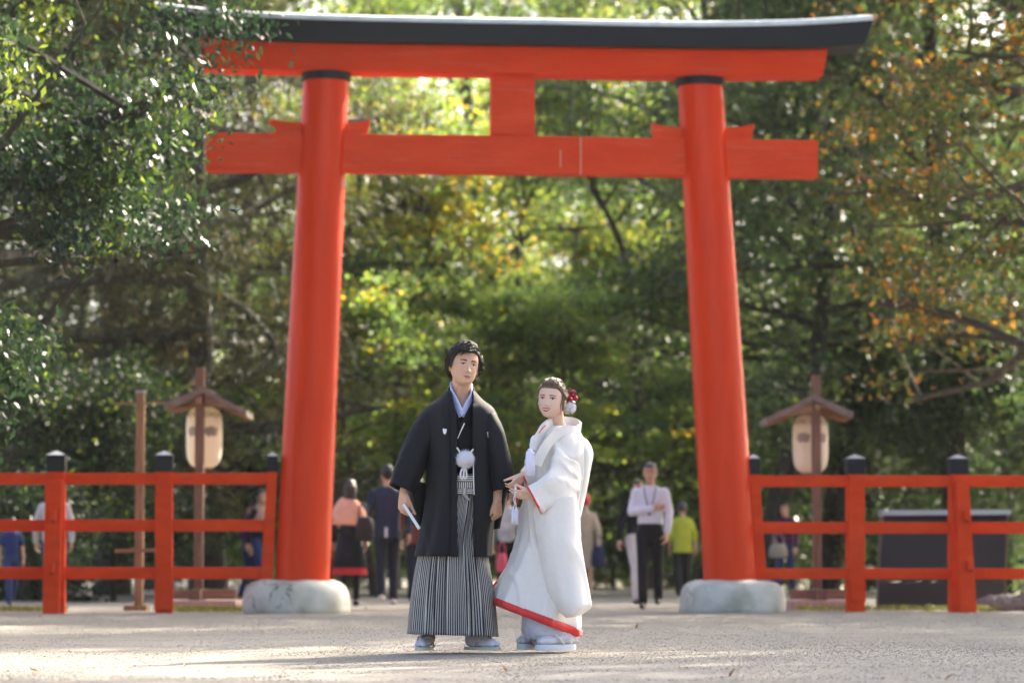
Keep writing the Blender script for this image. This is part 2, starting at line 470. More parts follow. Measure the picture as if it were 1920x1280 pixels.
def make_gravel():
    rng = np.random.default_rng(5)
    n = 150000
    # more stones close up, spread over the wedge in view and a step to each side
    y = 10.5 + (22.0) * rng.random(n) ** 1.35
    x = (rng.random(n) * 2 - 1) * (0.19 * y + 1.2)
    keep = np.ones(n, bool)
    nx_, ny_ = 60, 40
    r = 0.0021 + 0.003 * rng.random(n) ** 2 + (rng.random(n) > 0.993) * 0.004
    # height from the ground grid
    gx = np.linspace(-9, 9, 60); gy = np.linspace(10, 33, 70)
    grid = np.array([[gz(a, b) for a in gx] for b in gy])
    fx = np.clip((x + 9) / 18 * 59, 0, 58.999); fy = np.clip((y - 10) / 23 * 69, 0, 68.999)
    ix = fx.astype(int); iy = fy.astype(int); tx = fx - ix; ty = fy - iy
    z = (grid[iy, ix] * (1 - tx) * (1 - ty) + grid[iy, ix + 1] * tx * (1 - ty) + grid[iy + 1, ix] * (1 - tx) * ty + grid[iy + 1, ix + 1] * tx * ty)
    base = np.array([(1, 0, 0), (0, 1, 0), (-1, 0, 0), (0, -1, 0), (0, 0, 0.5), (0, 0, -0.4)], float)
    j = 1 + 0.35 * (rng.random((n, 6, 1)) - 0.5)
    sc = np.stack([r * (0.8 + 0.7 * rng.random(n)), r * (0.8 + 0.7 * rng.random(n)), r], -1)
    V = base[None] * j * sc[:, None, :]
    a = rng.random(n) * 2 * pi; ca, sa = np.cos(a)[:, None], np.sin(a)[:, None]
    V = np.stack([V[..., 0] * ca - V[..., 1] * sa, V[..., 0] * sa + V[..., 1] * ca, V[..., 2]], -1)
    V = V + np.stack([x, y, z + r * 0.35], -1)[:, None, :]
    tri = np.array([(0, 1, 4), (1, 2, 4), (2, 3, 4), (3, 0, 4), (1, 0, 5), (2, 1, 5), (3, 2, 5), (0, 3, 5)])
    fi = (tri[None] + (np.arange(n) * 6)[:, None, None]).ravel()
    me = np_mesh('gravel', V.reshape(-1, 3), fi, 3, np.repeat(rng.random(n), 8))
    o = link('gravel', me, M_PEBBLE, None, False)
    tag(o, 'loose pale gravel stones strewn over the forecourt', 'gravel', kind='stuff')
make_gravel()

# ------------------------------------------------------------------ torii gate
YT, SLOPE = 32.0, 0.07
def T(px, py, off=0.0):
    """a point of the gate's own upright plane (turned four degrees), off metres behind it"""
    u = (px - 960) / F_PX; v = (640 - py) / F_PX
    d = cos(PITCH) - v * sin(PITCH)
    Y = (YT + off) / (1 - SLOPE * u / d)
    return P(px, py, Y)
NORM = Vector((-SLOPE, 1, 0)).normalized()      # pointing away from the camera

def slab(mb, top, bot, off, depth):
    """a board whose front outline is given by a top and a bottom row of pixels (same count), pushed back by depth"""
    rings = []
    for (a, b), (c, d) in zip(top, bot):
        p, q = T(a, b, off), T(c, d, off)
        rings.append([p, q, q + NORM * depth, p + NORM * depth])
    mb.loft(rings)
    return mb

torii = thing('torii_gate', 'tall vermilion torii gate with black top beam spanning the gravel path', 'torii gate', T(960, 1146))
for side, (xb, xt, yt) in enumerate(((566, 612, 128), (1371, 1312, 140))):
    b = T(xb, 1090); t = T(xt, yt)
    b.z = 0.22
    t.z = T(xt, 133 if side == 0 else 143, -0.18).z - 0.002      # flush under the lintel
    mb = MB(); rings = []
    for k in range(25):
        f = k / 24; c = b.lerp(t, f); r = 0.292 * (1 - f) + 0.243 * f + 0.004 * sin(f * pi)
        rings.append([c + Vector((cos(2 * pi * i / 56), sin(2 * pi * i / 56), 0)) * r for i in range(56)])
    mb.loft(rings)
    pil = mb.build('pillar', M_VERM_P, torii, True, angle=0.9)
    ring = MB(); ax = (t - b).normalized()
    prof = [(0.250, -0.088), (0.264, -0.085), (0.267, -0.004), (0.262, 0.0)]
    ring.loft([[t + ax * z + Vector((cos(2 * pi * i / 48), sin(2 * pi * i / 48), 0)) * r for i in range(48)] for r, z in prof])
    ring.build('collar_ring', M_BLACKP, pil, True, angle=0.7)
    # rounded plaster mound at the foot
    ctr = T(xb - 11 if side == 0 else xb + 2, 1100)
    mb = MB(); rings = []; rnd = random.Random(4 + side)
    prof = [(0.565, -0.05), (0.57, 0.04), (0.568, 0.12), (0.555, 0.2), (0.525, 0.265), (0.475, 0.305), (0.40, 0.33), (0.3, 0.335), (0.1, 0.337)]
    wob = [1 + 0.012 * sin(3 * a * 2 * pi / 48 + side) + 0.008 * sin(7 * a * 2 * pi / 48) for a in range(48)]
    mb.loft([[Vector((ctr.x + r * wob[i] * cos(2 * pi * i / 48), ctr.y + r * wob[i] * sin(2 * pi * i / 48), z + 0.006 * sin(5 * 2 * pi * i / 48 + z * 20))) for i in range(48)] for r, z in prof])
    mb.build('base_stone', M_PLASTER, torii, True)
# tie beam
mb = slab(MB(), [(385, 249), (612, 251), (960, 254), (1312, 260), (1534, 263)], [(385, 320), (612, 321), (960, 325), (1312, 330), (1534, 333)], -0.11, 0.22)
tie = mb.build('tie_beam', M_VERM_W, torii, False, bevel=0.008)
for x, y0, y1 in ((1089, 257, 329), (1051, 281, 314)):
    slab(MB(), [(x - 1.2, y0), (x + 1.2, y0)], [(x - 1.0, y1), (x + 1.0, y1)], -0.114, 0.01).build('scratch', M_SCRATCH, tie)
for xs_, yb in (((504, 575), 252), ((640, 695), 253), ((1222, 1285), 261), ((1350, 1415), 262)):
    out_left = xs_ in ((504, 575), (1222, 1285))
    xo, xi = (xs_[0], xs_[1]) if out_left else (xs_[1], xs_[0])
    top = []; bot = []
    for k in range(7):
        f = k / 6; x = xo + (xi - xo) * f
        top.append((x, yb - 22 - 8 * (1 - f) ** 2.2)); bot.append((x + (6 if out_left else -6) * (1 - f), yb + 1))
    if not out_left: top.reverse(); bot.reverse()
    slab(MB(), top, bot, -0.07, 0.14).build('wedge', M_VERM_W, torii, False, bevel=0.006)
slab(MB(), [(921, 139), (1003, 140)], [(920, 253.4), (1003, 254.6)], -0.085, 0.17).build('centre_strut', M_VERM_W, torii, False, bevel=0.008)
# red lintel under the black beam
def arc(xs_, pts):
    return [(x, float(smooth_interp(x, [p[0] for p in pts], [p[1] for p in pts]))) for x in xs_]
lx = list(np.linspace(372, 1553, 22))
top = arc(lx, [(372, 70), (612, 79), (960, 84), (1312, 90), (1553, 89)])
bot = [(x + (10 if i == 0 else -10 if i == len(lx) - 1 else 0), y) for i, (x, y) in enumerate(arc(lx, [(372, 130), (612, 133), (960, 138), (1312, 143), (1553, 142)]))]
slab(MB(), top, bot, -0.18, 0.36).build('lintel', M_VERM, torii, False, bevel=0.008)
kx = list(np.linspace(288, 1638, 30))
ktop = arc(kx, [(288, 14), (400, 27), (512, 34), (760, 41), (1000, 45), (1330, 50), (1500, 47), (1638, 38)])
kbot = arc(kx, [(288, 58), (400, 70), (512, 76), (1000, 84), (1330, 89.5), (1500, 90), (1638, 83)])
kbot = [(x + (16 if i == 0 else -16 if i == len(kx) - 1 else 0), y) for i, (x, y) in enumerate(kbot)]
kas = slab(MB(), ktop, kbot, -0.31, 0.62).build('top_beam', M_BLACKP, torii, False, bevel=0.006)
mb = MB(); rings = []
for (x, y) in ktop:
    p = T(x, y, -0.325); q = T(x, y - 8.5, -0.325)
    back = NORM * 0.65
    rings.append([p, q, q + NORM * 0.325 + Vector((0, 0, 0.07)), q + back, p + back])
mb.loft(rings)
mb.build('metal_capping', M_LEAD, kas, False)

# ------------------------------------------------------------------ fences either side of the gate
def post(fence, xa, xb, ytop, ybot, xa2=None, xb2=None, depth=0.2, capped=True, off=-0.1, ycap=None):
    xa2 = xa if xa2 is None else xa2; xb2 = xb if xb2 is None else xb2
    lo = [T(xa2, ybot, off), T(xb2, ybot, off)]
    g = min(p.z for p in lo)
    mb = MB(); a, b = T(xa, ytop, off), T(xb, ytop, off)
    c, d = lo
    c = Vector((c.x, c.y, -0.04)) if ybot > 1120 else c
    d = Vector((d.x, d.y, -0.04)) if ybot > 1120 else d
    mb.hexa([a, b, b + NORM * depth, a + NORM * depth], [c, d, d + NORM * depth, c + NORM * depth])
    o = mb.build('post', M_VERM_F, fence, False, bevel=0.006)
    if capped:
        mb = MB(); e = 0.006
        w = (b - a).normalized()
        a2, b2 = a - w * e - NORM * e, b + w * e - NORM * e
        up = Vector((0, 0, (ytop - ycap - 8) / 175)); D = NORM * (depth + 2 * e)
        mb.hexa([a2 + up, b2 + up, b2 + D + up, a2 + D + up], [a2, b2, b2 + D, a2 + D])
        cp = mb.build('cap', M_BLACKP, o, False, bevel=0.005)
        ctr = (a + b) / 2 + NORM * depth / 2 + up
        mb = MB(); q = [a2 + up, b2 + up, b2 + D + up, a2 + D + up]
        q = [p + (p - ctr) * 0.03 for p in q]
        tip = ctr + Vector((0, 0, 0.05))
        mb.add([p + Vector((0, 0, 0.002)) for p in q] + [tip], [(1, 0, 4), (2, 1, 4), (3, 2, 4), (0, 3, 4), (0, 1, 2, 3)])
        mb.build('cap_top', M_CAPT, o, False)
    return o
def rail(fence, x0, x1, y0, y1, m=None):
    slab(MB(), [(x0, y0), (x1, y0)], [(x0, y1), (x1, y1)], -0.045, 0.09).build('rail', m or M_VERM_F, fence, False, bevel=0.005)
def brace(fence, xa, xb, ya, xa2, xb2, yb, pegs):
    mb = MB(); off = -0.2
    a, b, c, d = T(xa, ya, off), T(xb, ya, off), T(xa2, yb, off - 0.25), T(xb2, yb, off - 0.25)
    c.z = d.z = -0.04
    D = NORM * 0.085
    mb.hexa([a, b, b + D, a + D], [c, d, d + D, c + D])
    o = mb.build('brace', M_VERM_F, fence, False, bevel=0.006)
    for (x, y) in pegs:
        f = (y - ya) / (yb - ya); p = T(x, y, off - 0.25 * f - 0.03)
        MB().box(p, (0.06, 0.1, 0.1)).build('peg', M_VERM_F, o, False, bevel=0.006)
        MB().box(p + Vector((0.01, -0.03, -0.065)), (0.03, 0.03, 0.02)).build('bolt', M_BOLT, o)

lf = thing('fence', 'vermilion rail fence with black-capped posts, left of the gate', 'fence', T(300, 1147))
for x0, x1 in ((-105, 88), (121, 292), (323, 500)):
    for y0, y1 in ((886, 907.5), (973.5, 995.5), (1062.5, 1085)):
        rail(lf, x0 - 4, x1 + 4, y0, y1)
post(lf, -122, -90, 884, 1150, ycap=845)
post(lf, 88, 121, 884, 1150, ycap=845)
p2 = post(lf, 291, 323, 884, 1147, ycap=845)
post(lf, 501, 520, 884, 1086, 489, 511, depth=0.14, ycap=847)
slab(MB(), [(290, 1090), (324, 1090)], [(289, 1144), (325, 1144)], -0.13, 0.03).build('foot_board', M_VERM_F, p2, False, bevel=0.005)
brace(lf, 85, 117, 899, 79, 110, 1153, ((99, 966), (96, 1063)))
rf = thing('fence', 'vermilion rail fence with black-capped posts, right of the gate before the dark board', 'fence', T(1610, 1142))
for x0, x1 in ((1426, 1591), (1622, 1784), (1815, 1985)):
    for y0, y1 in ((890.5, 912), (978, 999.5), (1064.5, 1085)):
        rail(rf, x0 - 4, x1 + 4, y0, y1)
post(rf, 1405, 1424, 889, 1086, 1416, 1438, depth=0.14, ycap=851)
p5 = post(rf, 1591, 1622, 889, 1142, ycap=851)
slab(MB(), [(1596, 1089), (1623, 1089)], [(1595, 1126), (1624, 1126)], -0.13, 0.03).build('foot_board', M_VERM_F, p5, False, bevel=0.005)
post(rf, 1784, 1815, 889, 1142, ycap=851)
post(rf, 1985, 2015, 889, 1142, ycap=851)
brace(rf, 1793, 1817, 904, 1801, 1832, 1142, ((1812, 966), (1818, 1058)))

ff = thing('fence', 'small distant vermilion railing glimpsed beside the left pillar foot', 'fence', P(620, 1098, 62))
def far_rail(x0, x1, y0, y1, Y, nm='rail'):
    a, b, c, d = P(x0, y0, Y), P(x1, y0, Y), P(x1, y1, Y), P(x0, y1, Y)
    D = Vector((0, 0.09, 0))
    MB().hexa([a, b, c, d], [p + D for p in (a, b, c, d)]).build(nm, M_VERM_F, ff)
far_rail(540, 660, 1020, 1029, 62); far_rail(540, 660, 1068, 1077, 62)
for x in (560, 621): far_rail(x - 5, x + 5, 1012, 1107, 61.95, 'post')

# ------------------------------------------------------------------ lantern stands
def leaf_motif():
    """heart shaped leaf with scalloped edge, unit size, as a list of 2d points"""
    pts = []
    for k in range(28):
        a = 2 * pi * k / 28
        r = 0.42 + 0.1 * abs(sin(2.5 * a)) - (0.26 * math.exp(-((a - pi / 2) / 0.28) ** 2))
        pts.append((r * cos(a), r * sin(a) * 1.1))
    return pts
def lantern_stand(label, YL, xp, ytop, roof, lan, slabx, yslab):
    (xa, ya), (xe0, ye0), (xe1, ye1) = roof
    base = P(xp, 1130, YL); base.z = 0
    t = thing('lantern_stand', label, 'lantern', base, group='paper lantern stands behind the fence')
    s = F_PX / YL
    x = base.x
    top = P(xp, ytop, YL).z
    MB().box((x, YL - 0.35, (top + 0.14) / 2), (0.102, 0.102, top - 0.14)).build('lantern_post', M_WOOD, t, False, bevel=0.006)
    # roof: two sloping boards, slightly dished, with a gable board and rafters below
    ap = P(xa, ya, YL - 0.5); e0 = P(xe0, ye0, YL - 0.5); e1 = P(xe1, ye1, YL - 0.5)
    for e in (e0, e1):
        mb = MB(); rings = []
        for k in range(9):
            f = k / 8; p = ap.lerp(e, f); p.z -= 0.012 * sin(pi * f); th = 0.075
            rings.append([p, p + Vector((0, 0.85, 0)), p + Vector((0, 0.85, -th)), p + Vector((0, 0, -th))])
        mb.loft(rings).build('roof_board', M_ROOFW, t)
        mb = MB(); rings = []
        for k in range(9):
            f = 0.02 + 0.9 * k / 8; p = ap.lerp(e, f); p.z -= 0.012 * sin(pi * f) + 0.055
            low = min(p.z - 0.02, e.z + 0.01 + 0.05 * (1 - f) - 0.03 * f)
            rings.append([p + Vector((0, 0.06, 0)), p + Vector((0, 0.1, 0)), Vector((p.x, p.y + 0.1, low)), Vector((p.x, p.y + 0.06, low))])
        mb.loft(rings).build('gable_board', M_WOODX, t)
        for yy in (0.3, 0.55, 0.78):
            mb = MB()
            a_, b_ = ap.lerp(e, 0.06), ap.lerp(e, 0.97)
            mb.tube([a_ + Vector((0, yy, -0.085)), (a_ + b_) / 2 + Vector((0, yy, -0.115)), b_ + Vector((0, yy, -0.075))], 0.022, 4)
            mb.build('rafter', M_WOODX, t)
    MB().box((x, YL - 0.05, ap.z - 0.16), (0.07, 0.9, 0.07)).build('ridge_beam', M_WOODX, t, bevel=0.004)
    # paper lantern
    x0, x1, y0, y1 = lan
    c = P((x0 + x1) / 2, (y0 + y1) / 2, YL); R = (x1 - x0) / 2 / s; H = (y1 - y0) / s
    mb = MB(); prof = []
    for k in range(61):
        f = k / 60; z = -H / 2 + H * f
        e = abs(2 * f - 1)
        r = R * (1 - e ** 4.5) ** (1 / 2.6) if e < 1 else 0.0
        r = max(r, R * 0.42) + 0.0022 * cos(f * 2 * pi * 22)
        prof.append((r * (0.98 + 0.04 * f), z))
    paper = mb.lathe(c, prof, 40, cap=True).build('paper_shade', M_PAPER, t, True)
    MB().lathe(c + Vector((0, 0, H / 2 - 0.005)), [(R * 0.45, 0), (R * 0.45, 0.035)], 24).build('top_ring', M_BLACKP, t, True, angle=0.7)
    MB().lathe(c - Vector((0, 0, H / 2 + 0.02)), [(R * 0.45, 0), (R * 0.45, 0.03)], 24).build('bottom_ring', M_WOOD, t, True, angle=0.7)
    MB().tube([c + Vector((0, 0, H / 2 + 0.02)), Vector((c.x, c.y, ap.z - 0.13))], 0.008, 5).build('hanging_cord', M_INK, t)
    # printed crests and the wavy line near the top
    for ang in (-0.5, 0.5):
        for (dx, dz, sz, ro) in ((-0.034, 0.0, 0.095, 0.25), (0.034, 0.0, 0.095, -0.25)):
            mb = MB(); ring = []
            for (u, v) in leaf_motif():
                uu = u * cos(ro) - v * sin(ro); vv = u * sin(ro) + v * cos(ro)
                a = ang + (dx + uu * sz) / R; z = 0.07 + dz + vv * sz * 1.25
                rr = R * 1.035
                ring.append(c + Vector((rr * sin(a), -rr * cos(a), z)))
            ctr = sum(ring, Vector()) / len(ring)
            ctr = c + (ctr - c) * 1.003
            mb.add(ring + [ctr], [(i, (i + 1) % 28, 28) for i in range(28)])
            mb.build('crest_leaf', M_INK, paper)
    for ph in (0, pi):
        mb = MB(); pts = []
        for k in range(73):
            a = 2 * pi * k / 72; z = H / 2 - 0.1 + 0.022 * sin(6 * a + ph)
            f = (z + H / 2) / H; e = abs(2 * f - 1)
            rr = R * (1 - e ** 4.5) ** (1 / 2.6) * (0.98 + 0.04 * f) + 0.010
            pts.append(c + Vector((rr * sin(a), -rr * cos(a), z)))
        mb.tube(pts, 0.005, 4).build('wavy_line', M_INK, paper)
    # footing: granite slab with crossed sleepers
    sx0, sx1 = P(slabx[0], 1130, YL).x, P(slabx[1], 1130, YL).x
    MB().box(((sx0 + sx1) / 2, YL - 0.3, 0.025), (sx1 - sx0, 1.3, 0.15)).build('granite_slab', M_PINKSTONE, t, bevel=0.02)
    MB().box(((sx0 + sx1) / 2, YL - 0.46, 0.165), ((sx1 - sx0) * 0.92, 0.12, 0.11)).build('sleeper', M_WOODX, t, bevel=0.008)
    MB().box((x, YL - 0.35, 0.163), (0.13, 0.9, 0.12)).build('sleeper', M_WOOD, t, bevel=0.008)
    for dx in (-0.3, 0.3):
        MB().lathe((x + dx, YL - 0.46, 0.215), [(0.014, 0), (0.014, 0.04), (0.004, 0.045)], 8).build('bolt', M_BOLT, t)
    return t
lantern_stand('gabled wooden stand with cream paper lantern, left of the gate', 34.5, 378, 693, ((381, 724), (306, 754), (462, 768)), (349, 417, 762, 878), (322, 456), 1127)
lantern_stand('gabled wooden stand with cream paper lantern, right of the gate', 34.5, 1527, 707, ((1527, 737), (1437, 782), (1600, 771)), (1486, 1553, 776, 888), (1470, 1592), 1127)

# bare wooden post with cross pegs
wp = thing('wooden_post', 'slim bare wooden post with thin crossbar behind the left fence', 'post', P(260, 1143, 33.2))
b = P(260, 1143, 33.2); b.z = 0; tz = P(260, 736, 33.2).z
MB().box((b.x, b.y, tz / 2), (0.092, 0.092, tz)).build('upright', M_WOOD_L, wp, bevel=0.006)
MB().box((b.x, b.y, tz + 0.012), (0.11, 0.11, 0.024)).build('post_cap', M_STEEL, wp, bevel=0.004)
for (xa, xb_, yy, th) in ((214, 306, 755, 0.02), (215, 290, 1029, 0.04)):
    a_ = P(xa, yy, 33.12); c_ = P(xb_, yy - 2, 33.12)
    MB().hexa([a_, c_, c_ + Vector((0, 0.03, 0)), a_ + Vector((0, 0.03, 0))], [p - Vector((0, 0, th)) for p in (a_, c_, c_ + Vector((0, 0.03, 0)), a_ + Vector((0, 0.03, 0)))]).build('crossbar', M_WOODX, wp)
MB().box((b.x - 0.02, b.y, 0.02), (0.26, 0.3, 0.06)).build('foot_block', M_WOOD_L, wp, bevel=0.008)

# dark notice board seen from behind
YB = 35.6
nb = thing('notice_board', 'dark brown sloping notice board with pale metal top, seen from behind', 'notice board', P(1765, 1138, YB))
def quad_solid(pts, Ys, depth):
    q = [P(x, y, yy) for (x, y), yy in zip(pts, Ys)]
    for p in q:
        if p.z < 0.05: p.z = -0.02
    return MB().hexa(q, [p + Vector((0, depth, 0)) for p in q])
quad_solid([(1657, 966), (1888, 964), (1883, 1089), (1649, 1089)], (YB + 0.4, YB + 0.4, YB, YB), 0.06).build('panel', M_BROWNP, nb, bevel=0.004)
quad_solid([(1648, 1091), (1884, 1091), (1878, 1136), (1645, 1136)], (YB - 0.05, YB - 0.05, YB - 0.05, YB - 0.05), 0.1).build('kick_board', M_BROWNP, nb, bevel=0.004)
quad_solid([(1656, 956), (1896, 955), (1896, 964), (1656, 966)], (YB + 0.3,) * 4, 0.5).build('top_trim', M_STEEL, nb, bevel=0.004)
quad_solid([(1652, 968), (1657, 968), (1648, 1136), (1643, 1136)], (YB + 0.38, YB + 0.38, YB, YB), 0.08).build('side_edge', M_WOOD, nb)
quad_solid([(1888, 966), (1892, 966), (1884, 1136), (1879, 1136)], (YB + 0.38, YB + 0.38, YB, YB), 0.08).build('side_edge', M_WOOD, nb)

# rocks by the right fence
rk = random.Random(3)
ROCKS = [(1742, 1143, 0.05, 'tiny flat grey stone beside the right fence brace'), (1856, 1138, 0.12, 'low grey rock at left end of the rock row'), (1878, 1134, 0.13, 'upright grey rock second in the rock row'),
         (1895, 1137, 0.11, 'rounded grey rock in middle of the rock row'), (1912, 1138, 0.12, 'pale grey rock at the right frame edge'), (1932, 1136, 0.14, 'grey rock beyond the right frame edge')]
for (x, y, r, lab) in ROCKS:
    c = P(x, y, 33.6); c.z = r * 0.42
    mb = MB(); mb.ellip(c, (r * 1.25, r, r * 0.85), nu=9, nv=6)
    mb.v = [(p[0] + rk.uniform(-1, 1) * r * 0.16, p[1] + rk.uniform(-1, 1) * r * 0.16, p[2] + rk.uniform(-1, 1) * r * 0.14) for p in mb.v]
    o = mb.build('rock', M_ROCK, None, False)
    tag(o, lab, 'rock', 'grey rocks by the right fence')
# ------------------------------------------------------------------ trees
def leaf_mesh(name, C, L, W, tone, rng, up=0.5, droop=0.0, out=None, fold=0.12):
    """one kite-shaped, slightly folded leaf for each centre"""
    n = len(C)
    a = rng.normal(size=(n, 3))
    if out is not None: a = a * 0.7 + out
    a[:, 2] -= droop
    a /= np.linalg.norm(a, axis=1, keepdims=True) + 1e-9
    nn = rng.normal(size=(n, 3)); nn[:, 2] += up * 2.2
    nn -= a * np.sum(nn * a, 1, keepdims=True)
    nn /= np.linalg.norm(nn, axis=1, keepdims=True) + 1e-9
    b = np.cross(nn, a)
    Ls = (L * (0.7 + 0.6 * rng.random(n)))[:, None]; Ws = Ls * (W / L)
    V = np.stack([C - a * Ls * 0.5, C + b * Ws * 0.5 + nn * Ls * fold - a * Ls * 0.04, C + a * Ls * 0.5, C - b * Ws * 0.5 + nn * Ls * fold - a * Ls * 0.04], 1)
    return np_mesh(name, V.reshape(-1, 3), np.arange(4 * n), 4, tone)

def skeleton(rng, H, spread, r0, first, n1, lean=(0, 0), bend=0.5, elev=(15, 50), n2=5, n3=3, top_taper=0.55, path=None, forks=0, clear_top=False):
    """returns list of (pts, radii, sides) and the twig tips with their directions"""
    tubes = []; tips = []
    m = 11
    if path is None:
        pts = []; x = y = 0.0
        ph1, ph2 = rng.random(2) * 6.28
        for k in range(m):
            f = k / (m - 1)
            pts.append(np.array([lean[0] * f + bend * 0.35 * sin(3.2 * f + ph1) - bend * 0.35 * sin(ph1), lean[1] * f + bend * 0.35 * sin(2.7 * f + ph2) - bend * 0.35 * sin(ph2), H * 0.88 * f - 0.05]))
    else:
        src = np.array(path, float); t = np.linspace(0, 1, len(src)); tt = np.linspace(0, 1, m)
        pts = [np.array([smooth_interp(q, t, src[:, i]) for i in range(3)]).astype(float) for q in tt]
    rad = [r0 * (1.25 if k == 0 else 1.0) * (1 - (1 - 0.18) * (k / (m - 1)) ** 1.1) for k in range(m)]
    tubes.append((pts, rad, 8))
    P0 = np.array(pts)
    def at(f):
        g = f * (m - 1); i = min(int(g), m - 2)
        return P0[i] * (1 - (g - i)) + P0[i + 1] * (g - i)
    az = rng.random() * 6.28
    for k in range(n1):
        f = first + (1 - first) * (k + rng.random() * 0.7) / n1
        f = min(f, 0.99)
        az += 2.4 + rng.normal() * 0.35
        g = (f - first) / max(1e-3, 1 - first)
        Ln = spread * (0.55 + 0.6 * sin(pi * min(1, 0.25 + 0.7 * g))) * (0.75 + 0.5 * rng.random()) * (1 - top_taper * g ** 2)
        el = radians(elev[0] + (elev[1] - elev[0]) * g + rng.normal() * 8)
        d = np.array([cos(az) * cos(el), sin(az) * cos(el), sin(el)])
        p = at(f); rb = r0 * (1 - 0.8 * f) * 0.5 + 0.012
        bp = [p.copy()]; dd = d.copy()
        for q in range(5):
            dd = dd + rng.normal(size=3) * 0.16; dd[2] += 0.03
            dd /= np.linalg.norm(dd)
            bp.append(bp[-1] + dd * Ln / 5)
        tubes.append((bp, [rb * (1 - 0.8 * q / 5) + 0.004 for q in range(6)], 6))
        B = np.array(bp)
        for j in range(n2):
            fj = 0.3 + 0.7 * (j + rng.random()) / n2
            gi = min(fj * 5, 4.999); i = int(gi)
            s = B[i] * (1 - (gi - i)) + B[i + 1] * (gi - i)
            side = rng.normal(size=3); side[2] *= 0.45; side[2] += 0.12
            d2 = dd * 0.6 + side / (np.linalg.norm(side) + 1e-6); d2 /= np.linalg.norm(d2)
            L2 = Ln * (0.28 + 0.25 * rng.random())
            e = [s, s + d2 * L2 * 0.5 + rng.normal(size=3) * 0.05 * L2, s + d2 * L2]
            tubes.append((e, [0.3 * rb + 0.006, 0.2 * rb + 0.005, 0.004], 4))
            for q in range(n3):
                h = 0.35 + 0.65 * (q + rng.random()) / n3
                s3 = e[0] * (1 - h) + e[2] * h
                d3 = d2 * 0.5 + rng.normal(size=3) * np.array([0.7, 0.7, 0.4]); d3 /= np.linalg.norm(d3)
                L3 = L2 * 0.45
                tips.append((s3 + d3 * L3 * 0.6, d3))
                tubes.append(([s3, s3 + d3 * L3], [0.008, 0.003], 3))
    return tubes, tips

def trunk_mesh(tubes):
    mb = MB()
    for pts, rad, n in tubes: mb.tube(pts, rad, n, cap=False)
    return mb.mesh('trunk')

def crown_mesh(rng, tips, per, rad, flat, L, W, up, droop, tone_mu=0.45, tone_sd=0.2, outw=0.0, clump_sd=0.2, fold=0.12):
    cs = np.array([t[0] for t in tips]); ds = np.array([t[1] for t in tips])
    k = rng.integers(0, len(cs), size=per * len(cs))
    off = rng.normal(size=(len(k), 3)) * np.array([rad, rad, rad * flat])
    C = cs[k] + off
    ct = rng.normal(size=len(cs)) * clump_sd
    tone = np.clip(tone_mu + ct[k] + rng.normal(size=len(k)) * tone_sd, 0, 1)
    out = None
    if outw > 0:
        out = ds[k] * outw + off / (np.linalg.norm(off, axis=1, keepdims=True) + 1e-6) * 0.5 * outw
    C[:, 2] = np.maximum(C[:, 2], 0.05)
    return leaf_mesh('crown', C, L, W, tone, rng, up, droop, out, fold)

PROTO = {}
def proto(key, seed, leafm, barkm, sk, cr):
    rng = np.random.default_rng(seed)
    tubes, tips = skeleton(rng, **sk)
    tm = trunk_mesh(tubes); tm.materials.append(barkm)
    cm = crown_mesh(rng, tips, **cr); cm.materials.append(leafm)
    tm.polygons.foreach_set('use_smooth', [True] * len(tm.polygons))
    PROTO[key] = (tm, cm)
def place(key, name, label, X, Y, rot=0.0, s=1.0, sz=None, category='tree', group=None):
    root = thing(name, label, category, (X, Y, -0.03), rot, group)
    root.scale = (s, s, sz or s)
    for nm, me in zip(('trunk', 'crown'), PROTO[key]):
        o = bpy.data.objects.new(nm, me); COL.objects.link(o); o.parent = root
    return root
def at_px(px, Y): return (px - 960) / F_PX * Y

# prototypes ---------------------------------------------------------------
proto('oak', 11, L_DARK, M_BARK, dict(H=17, spread=4.4, r0=0.3, first=0.34, n1=20, bend=1.2, elev=(0, 55), n2=6, n3=2),
      dict(per=80, rad=0.40, flat=0.6, L=0.17, W=0.085, up=0.5, droop=0.3, outw=0.5))
proto('elm', 12, L_MAPLE, M_BARK_B, dict(H=18, spread=4.6, r0=0.26, first=0.34, n1=18, bend=1.8, elev=(5, 60), n2=6, n3=2),
      dict(per=62, rad=0.42, flat=0.45, L=0.16, W=0.10, up=0.8, droop=0.1, tone_mu=0.5))
proto('gold', 13, L_YELLOW, M_BARK_B, dict(H=18, spread=4.2, r0=0.22, first=0.36, n1=18, bend=1.6, elev=(5, 60), n2=6, n3=2),
      dict(per=54, rad=0.42, flat=0.45, L=0.16, W=0.11, up=0.8, droop=0.1, tone_mu=0.42))
proto('maple', 14, L_MAPLE, M_BARK_B, dict(H=6.6, spread=3.4, r0=0.11, first=0.26, n1=13, bend=1.0, elev=(2, 50), n2=7, n3=2),
      dict(per=78, rad=0.34, flat=0.2, L=0.13, W=0.10, up=1.2, droop=0.1, tone_mu=0.42))
proto('maple_gold', 15, L_YELLOW, M_BARK_B, dict(H=7.2, spread=3.1, r0=0.10, first=0.28, n1=12, bend=1.0, elev=(5, 55), n2=7, n3=2),
      dict(per=92, rad=0.36, flat=0.28, L=0.13, W=0.10, up=1.2, droop=0.1, tone_mu=0.36))
proto('shade', 16, L_DARK, M_BARK, dict(H=17, spread=5.2, r0=0.32, first=0.5, n1=20, bend=1.0, elev=(-5, 50), n2=6, n3=4),
      dict(per=30, rad=0.55, flat=0.5, L=0.24, W=0.13, up=0.6, droop=0.2))
